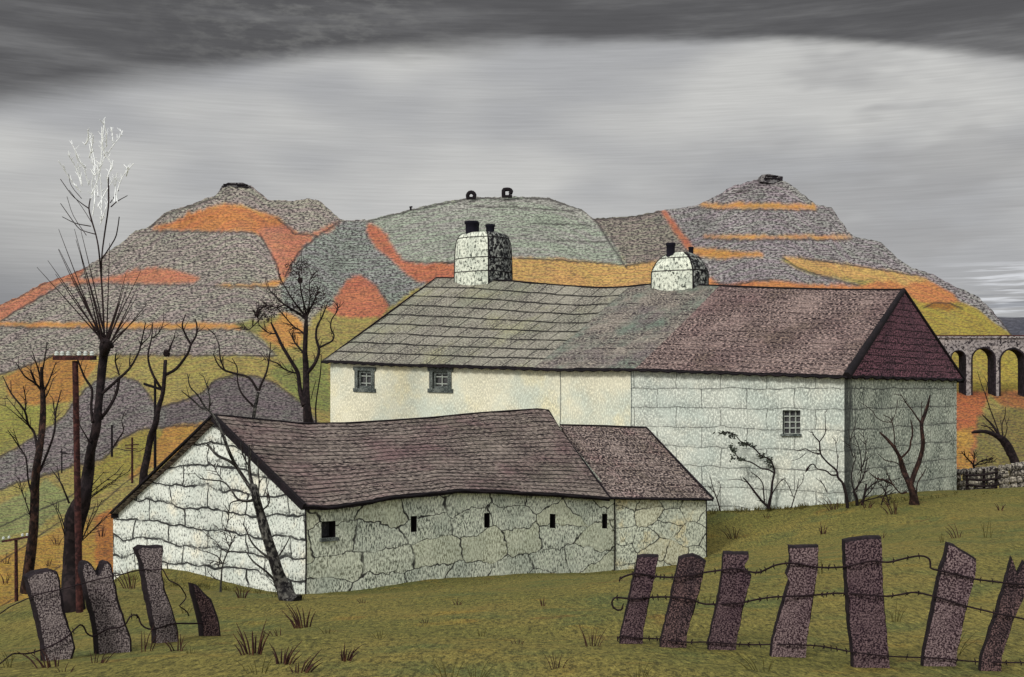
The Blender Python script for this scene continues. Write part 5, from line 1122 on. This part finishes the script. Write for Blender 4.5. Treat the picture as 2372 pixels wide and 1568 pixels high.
rp = [('narrow dark slate post at the left end of the right hand fence', [(1476,1289),(1488,1286),(1526,1287),(1516,1340),(1500,1410),(1484,1492),(1458,1496),(1431,1490),(1448,1420),(1466,1340)], 'post_purple'),
      ('brown slate post with rounded top, second along the right hand fence', [(1572,1292),(1585,1287),(1605,1284),(1622,1290),(1636,1300),(1628,1340),(1603,1430),(1582,1508),(1552,1502),(1526,1490),(1545,1420),(1561,1340)], 'post_rust'),
      ('dark slate post with a notch bitten out below its right shoulder', [(1676,1279),(1700,1280),(1734,1280),(1735,1290),(1725,1304),(1726,1316),(1741,1332),(1725,1400),(1699,1514),(1668,1511),(1636,1508),(1655,1420),(1668,1350)], 'post_purple'),
      ('pale lilac slate post with square top and nibbled left edge', [(1827,1264),(1860,1264),(1896,1263),(1895,1320),(1880,1420),(1863,1527),(1822,1520),(1780,1517),(1800,1440),(1821,1365),(1828,1345),(1820,1330),(1828,1310),(1830,1290)], 'post_lilac'),
      ('tallest and widest purple slate post with flat slanted top', [(1955,1252),(1980,1247),(2010,1243),(2041,1243),(2043,1260),(2046,1350),(2054,1450),(2063,1550),(2020,1553),(1979,1553),(1966,1450),(1958,1340)], 'post_purple'),
      ('lilac slate post with pointed top sloping down to the right', [(2195,1257),(2212,1262),(2262,1294),(2260,1330),(2243,1400),(2225,1480),(2209,1548),(2170,1550),(2133,1545),(2150,1460),(2165,1380),(2178,1317),(2190,1285)], 'post_lilac'),
      ('split jagged slate post cut by the right edge of the picture', [(2344,1290),(2352,1310),(2356,1332),(2366,1312),(2372,1300),(2384,1310),(2392,1330),(2370,1390),(2345,1450),(2310,1556),(2288,1560),(2264,1552),(2290,1470),(2310,1410),(2328,1350)], 'post_rust')]
rd = []
for k, (lb, poly, mt) in enumerate(rp):
    d = dpost(poly); rd += [(min(p[0] for p in poly)+2, d), (max(p[0] for p in poly)-2, d)]; slab(lb, GR, poly, d, mt, 0.09, [0.05,0.1,0.12,0.14,0.1,0.2,0.3][k], seed=k)
lp = [('broad leaning slate post nearest the left edge with slanted top', [(62,1338),(80,1326),(118,1319),(130,1324),(134,1334),(140,1370),(152,1430),(168,1482),(173,1502),(140,1520),(112,1530),(98,1480),(82,1410)]),
      ('leaning slate post with a deep V notch in its top', [(190,1318),(194,1304),(202,1300),(210,1307),(218,1320),(226,1332),(234,1322),(242,1303),(248,1300),(256,1308),(262,1335),(276,1400),(300,1472),(304,1496),(270,1508),(234,1514),(222,1450),(202,1370)]),
      ('tall slate post with flared square top and narrow waist', [(318,1272),(330,1264),(350,1266),(376,1264),(375,1290),(373,1326),(382,1370),(400,1420),(414,1468),(416,1480),(396,1488),(368,1494),(356,1440),(343,1380),(334,1331),(328,1296)]),
      ('short slate post broken to a sharp point', [(447,1352),(456,1356),(470,1372),(488,1388),(500,1420),(512,1458),(516,1474),(508,1481),(492,1483),(476,1481),(470,1450),(460,1410),(450,1374)])]
ld = []
for k, (lb, poly) in enumerate(lp):
    d = dpost(poly); ld += [(min(p[0] for p in poly)+2, d), (max(p[0] for p in poly)-2, d)]; slab(lb, GLf, poly, d, 'post_rust' if k == 3 else 'post_slate', 0.13, -0.8, seed=20+k)

def dwire(u, prof, off=-0.045):
    prof = sorted(prof); return float(np.interp(u, [p[0] for p in prof], [p[1] for p in prof]))+off
def wpts(pts, prof, off=-0.05): return [P(u, v, dwire(u, prof, off)) for u, v in pts]
GW = 'barbed wire strands on the right hand fence'
w1 = [(1435,1341),(1448,1334),(1474,1328),(1510,1334),(1548,1337),(1590,1334),(1631,1326),(1675,1320),(1705,1317),(1725,1322),(1754,1326),(1775,1318),(1798,1308),(1837,1304),(1889,1313),(1930,1314),(1964,1311),(2016,1299),(2056,1302),(2095,1293),(2130,1287),(2150,1293),(2154,1306),(2156,1316),(2178,1322),(2215,1330),(2252,1340),(2296,1346),(2340,1351),(2400,1356)]
w2 = [(1442,1404),(1438,1412),(1428,1412),(1419,1404),(1417,1395),(1421,1387),(1430,1384),(1470,1387),(1509,1383),(1561,1383),(1600,1388),(1631,1399),(1684,1398),(1710,1397),(1749,1389),(1790,1383),(1837,1381),(1890,1378),(1938,1374),(1990,1376),(2051,1381),(2090,1376),(2121,1372),(2165,1382),(2200,1392),(2231,1402),(2296,1418),(2340,1427),(2400,1440)]
w3 = [(1430,1480),(1440,1472),(1470,1477),(1518,1479),(1550,1483),(1588,1487),(1640,1487),(1710,1492),(1760,1493),(1815,1492),(1860,1494),(1903,1497),(1981,1511),(2030,1517),(2078,1521),(2165,1524),(2210,1528),(2253,1532),(2310,1534),(2400,1535)]
wire('barbed_wire', 'topmost rusty barbed wire strand of the right hand fence', wpts(w1, rd), 2.3, 0.15, group=GW, cat='barbed wire')
wire('barbed_wire', 'middle barbed wire strand of the right hand fence ending in a hook', wpts(w2, rd), 2.2, 0.16, group=GW, cat='barbed wire')
wire('barbed_wire', 'lowest barbed wire strand near the foot of the right hand posts', wpts(w3, rd), 1.8, 0.16, group=GW, cat='barbed wire')
wl = [(-20,1545),(0,1537),(18,1522),(34,1513),(56,1514),(79,1510),(117,1496),(140,1484),(158,1472),(174,1456),(186,1447),(194,1452),(201,1466),(213,1473),(225,1470),(240,1461),(258,1455),(276,1453),(290,1446),(300,1430),(309,1424),(320,1428),(326,1444),(338,1454),(357,1457),(380,1450),(405,1444),(440,1444),(470,1443)]
wire('barbed_wire', 'loose lower wire looping between the left slate posts', wpts(wl, [(-20,10.2)]+ld, -0.06), 2.0, 0.6, group='wires on the left hand posts', cat='barbed wire')
wu = [(-20,1432),(0,1421),(20,1407),(40,1397),(79,1380),(105,1372),(137,1366),(170,1357),(196,1350),(235,1340),(275,1332),(305,1324),(330,1320),(355,1320),(376,1319),(384,1332),(392,1344),(405,1350),(417,1358),(424,1368),(431,1382),(424,1394),(416,1403),(426,1411),(434,1418),(437,1426)]
wire('barbed_wire', 'upper wire crossing the left slate posts and curling loose at its end', wpts(wu, [(-20,12)]+ld, -0.06), 1.5, 0, group='wires on the left hand posts', cat='barbed wire')

# ------------------------------------------------------------------ dry stone wall and broken hurdle at the right
rr = random.Random(77)
fw = root('stone_wall', 'low dry stone field wall between farmhouse and right edge', 'wall', P(2300, 1125, 47.5))
m = MB()
u = 2205
while u < 2470:
    for row in range(4):
        d = 47.5; vtop_ = interp([(2205,1088),(2300,1080),(2371,1070),(2470,1064)], u); vbot_ = interp([(2205,1142),(2371,1132),(2470,1126)], u)
        h = (vbot_-vtop_)/4; w_ = rr.uniform(10, 19); c = P(u+rr.uniform(-4, 4), vbot_-h*(row+0.5), d+rr.uniform(-.05,.05)); px_ = d/F
        n1_, n2_ = 6, 8; rows = []
        for a in range(n1_+1):
            th = math.pi*a/n1_; rows.append([c+Vector((math.cos(6.283*b/n2_)*math.sin(th)**0.6*w_*0.52*px_*(1+0.15*mnoise.noise(Vector((b, a, u)))), math.sin(6.283*b/n2_)*math.sin(th)**0.6*0.28, math.copysign(abs(math.cos(th))**0.7, math.cos(th))*h*0.56*px_)) for b in range(n2_)])
        m.grid(rows, None, 0, True, True)
    u += 14
m.build('stones', M['field_stone'], fw)
hd = root('hurdle', 'broken dark wooden hurdle leaning on the stone wall beside the farmhouse', 'hurdle', P(2265, 1138, 46.3))
m1 = MB(); m2_ = MB()
for (u0, va, vb_) in ((2240,1092,1136),(2278,1085,1140),(2306,1084,1128)): 
    q = MB(); q.tube([P(u0, vb_+5, 46.3), P(u0+rr.uniform(-3,3), va, 46.3)], [4*46.3/F, 3.2*46.3/F], 6, wob=0.3); q.build('upright', M['bark'], hd)
for (a, b, c, e) in ((2232,1100,2310,1093),(2240,1110,2318,1106),(2236,1122,2312,1122),(2262,1132,2308,1126)):
    q = MB(); q.tube([P(a, b, 46.2), P((a+c)/2, (b+e)/2+4, 46.15), P(c, e, 46.2)], [2.6*46/F]*3, 6, wob=0.3); q.build('rail', M['bark'], hd)
wire('pale_wire', 'pale curl of wire hanging over the stone wall at the right edge', [P(2304,1098,46.4), P(2322,1090,46.3), P(2334,1096,46.2), P(2336,1110,46.2), P(2332,1118,46.2), P(2338,1126,46.3)], 1.6, cat='wire', mat='field_stone')
wire('pale_wire', 'pale horizontal wire stretched along the stone wall to the right edge', [P(2306,1110,46.4), P(2340,1110,46.3), P(2360,1106,46.3), P(2400,1102,46.3)], 1.4, cat='wire', mat='field_stone')

# ------------------------------------------------------------------ rushes and grass
def blades(m, u, v, d, n, h, sp, seed, w=2.2, lean=0.0, curl=0.3):
    rr = random.Random(seed); px_ = d/F; b = P(u, v, d)
    for k in range(n):
        t = (k+0.5)/n*2-1+rr.uniform(-.25, .25); hh = h*rr.uniform(0.5, 1.0)*(1-0.25*abs(t)); x0 = b+Vector((t*sp*0.22*px_, rr.uniform(-1, 1)*sp*0.2*px_, -0.03))
        dx_ = (t*0.55*sp/ max(h,1)+lean+rr.uniform(-.12,.12)); dyy = rr.uniform(-.35,.35)
        p1 = x0+Vector((dx_*hh*0.45, dyy*hh*0.4, hh*0.55))*px_; p2 = x0+Vector((dx_*hh*(1.0+curl*rr.random()), dyy*hh, hh*(1.0-curl*0.3*rr.random())))*px_
        m.tube([x0, p1, p2], [w*0.5*px_, w*0.42*px_, w*0.12*px_], 4, sub=2)
def tuft(u, v, n, h, sp, mat, label, w=3.0, lean=0.0, seed=None, cat='grass tuft', group='rush tufts dotted over the pasture', dd=None):
    d = dd or ground_hit(u, v) or 12; m = MB(); blades(m, u, v, d, n, h, sp, seed if seed is not None else int(u*7+v), w, lean)
    tag(m.build('grass_tuft', M[mat], origin=P(u, v, d)), label, cat, group)
T = [(112,1548,11,80,90,'tuft_dark','dark tuft at the foot of the leftmost slate post',3.6,-.3), (585,1518,15,95,80,'tuft_dark','large dark clump with bent blades right of the short pointed post',4.4,-.1), (655,1540,12,80,70,'tuft_dark','dark spiky clump below the barn corner, middle of the big three',4,.1),
     (700,1555,10,60,80,'tuft_dark','low spreading dark clump, its blades leaning right',4,.5), (800,1530,10,60,40,'tuft_dark','dark curled clump at the bottom, left of centre',4,.2), (700,1452,12,70,80,'tuft_dark','dark tuft just below the corner of the stone barn',3.6,-.2),
     (340,1508,5,80,60,'tuft_dark','thin tuft at the foot of the waisted slate post',2.6,.2), (410,1510,9,62,60,'tuft_dark','dark tuft between waisted and pointed slate posts',3,-.1), (598,1560,8,70,80,'tuft_green','olive tuft at the bottom edge left of centre',2,0),
     (1035,1575,8,75,80,'tuft_green','olive tuft at the bottom edge near the centre',2,-.2), (1105,1580,9,75,60,'tuft_green','taller olive tuft at the bottom edge, right of the centre one',2,.2), (1290,1550,8,60,70,'tuft_dark','thin tuft at the bottom left of the right hand fence',2.0,0), (1370,1500,10,75,70,'tuft_dark','wiry tuft just left of the fence hook',2.0,0),
     (560,1385,7,40,40,'tuft_dark','small dark tuft at the foot of the white gable',2.6,0), (985,1446,5,26,30,'tuft_dark','tiny dark tuft in the middle of the pasture',2.0,0), (1200,1494,5,30,36,'tuft_dark','small reddish tuft right of the pasture middle',2.2,0), (1257,1400,4,28,20,'tuft_dark','little tuft of three blades below the barn wall',2.2,0),
     (1060,1400,5,22,30,'tuft_dark','faint tuft under the long barn wall',1.8,0), (840,1398,5,20,30,'tuft_dark','faint tuft under the left part of the long wall',1.8,0), (1698,1248,6,40,40,'tuft_dark','tuft above the notched slate post',2,-.2), (1905,1238,6,38,30,'tuft_dark','tuft between farmhouse corner and tallest post',2.2,-.1), (2040,1250,5,30,30,'tuft_dark','small tuft above the tallest post',1.8,0),
     (2215,1245,6,44,40,'tuft_dark','tuft above the pointed lilac post',2,-.3), (2285,1245,5,60,40,'tuft_green','tall thin tuft left of the split post',1.6,0), (2318,1182,5,24,26,'tuft_dark','small dark tuft near the right edge below the stone wall',2.2,0), (1775,1200,3,18,18,'tuft_dark','tiny tuft below the leafy shrub',2,0), (2200,1520,9,90,80,'tuft_green','thin olive grass behind the pointed lilac post',1.8,.2), (1760,1555,9,60,90,'tuft_green','sprawling olive tuft below the nibbled post',2.2,-.4),
     (2075,1440,6,80,40,'tuft_green','thin olive grass right of the tallest post',1.6,.1), (2180,1255,4,30,20,'tuft_green','faint tuft left of the pointed lilac post',1.6,0), (760,1330,0,0,0,'','',0,0), (300,1362,7,70,50,'tuft_dark','thin dark reeds at the left foot of the gable',2.6,-.3), (262,1350,6,60,36,'tuft_dark','reeds between V notched post and gable corner',2.6,-.4),
     (90,1420,6,50,50,'tuft_green','olive tuft above the leftmost slate post',2,0), (225,1540,8,60,60,'tuft_dark','dark straggling tuft at the foot of the V notched post',2.6,.3), (20,1540,6,50,40,'tuft_green','olive tuft in the bottom left corner',2,0),
     (150,1560,7,46,60,'tuft_dark','low dark tuft below the leftmost post',2.4,.2), (640,1478,5,40,50,'tuft_dark','thin curved blades between the two largest left tufts',2.4,-.4), (760,1470,5,36,36,'tuft_green','olive tuft right of the leaning tree foot',2,0), (880,1480,6,36,40,'tuft_green','small olive tuft left of the pasture middle',1.8,0),
     (1480,1580,8,70,70,'tuft_green','olive tuft below the first right hand post',2,.1), (1640,1400,5,40,36,'tuft_green','faint olive tuft left of the notched post',1.6,0), (1115,1470,5,30,30,'tuft_green','faint olive tuft in the middle of the pasture',1.6,0), (430,1420,5,40,30,'tuft_green','olive blades between waisted post and gable',1.6,0),
     (2010,1178,7,30,40,'tuft_dark','dark tuft below the corner thicket',2.2,0), (2068,1192,7,60,40,'tuft_dark','dark leaning tuft below the forked tree',2.6,-.3), (1930,1182,7,40,40,'tuft_dark','low tuft left of the farmhouse corner',2.0,-.3), (440,1520,5,36,30,'tuft_green','faint olive tuft below the pointed post',1.8,0),(1900,1330,4,60,30,'tuft_green','faint grass right of the square topped lilac post',1.6,-.2)]
for (u, v, n, h, sp, mt, lb, w_, ln) in T:
    if n: tuft(u, v, n, h, sp, mt, lb, w_, ln)
TV = [(235,1242,6,34,30,40,'small dark tuft on the ochre field right of the pollard trunk'), (132,1262,6,30,30,34,'small tuft on the field between slender tree and pollard'), (14,1305,5,30,26,27,'tuft left of the short telegraph pole'), (14,1350,5,34,26,27,'lower tuft at the left edge beside the short telegraph pole'), (112,1310,5,24,20,30,'faint tuft near the foot of the slender tree')]
for (u, v, n, h, sp, d, lb) in TV: tuft(u, v, n, h, sp, 'tuft_dark', lb, 1.8, 0, dd=hill_d(u, v)-0.3, group='tufts on the lower field')
# ground cover along the wall feet, and short grass over the pasture
m = MB(); rr = random.Random(31)
for (a, b, va, vb_, dn, hmax) in ((1640,1955,1184,1168,150,22), (1955,2215,1168,1142,60,18), (285,700,1338,1382,110,26), (700,1422,1380,1324,46,9), (1422,1640,1324,1294,20,9), (2215,2371,1142,1132,20,10)):
    for k in range(dn):
        t = rr.random(); u = a+(b-a)*t; v = va+(vb_-va)*t+rr.uniform(0, 8); d = ground_hit(u, v)
        if d: blades(m, u, v, d, rr.choice((1,2,3)), rr.uniform(0.3, 1)*hmax, 14, k+int(a), 1.6, rr.uniform(-.4,.4))
for k in range(3600):
    x = rr.uniform(-9, 17); y = 7.5+rr.random()**1.4*34
    z = float(gz([x], [y])[0])+bump_z(x, y); u, v = uvof((x, y, z))
    if not (-30 < u < 2400 and 1140 < v < 1600): continue
    if (Vector((x, y))-Nn).dot(outL) < 0.3 and (Vector((x, y))-Nn).dot(outG) < 0.3 and x < 8 and y > 25: continue
    blades(m, u, v, y, rr.choice((2,3,4)), rr.uniform(6, 17)*11/max(11, y)*0.9, 14, k, 1.5*11/max(11, y)+0.3, rr.uniform(-.5,.5))
o = m.build('grass', [M['tuft_green']]); tag(o, 'short olive grass blades over the pasture and along the wall feet', 'grass', kind='stuff')
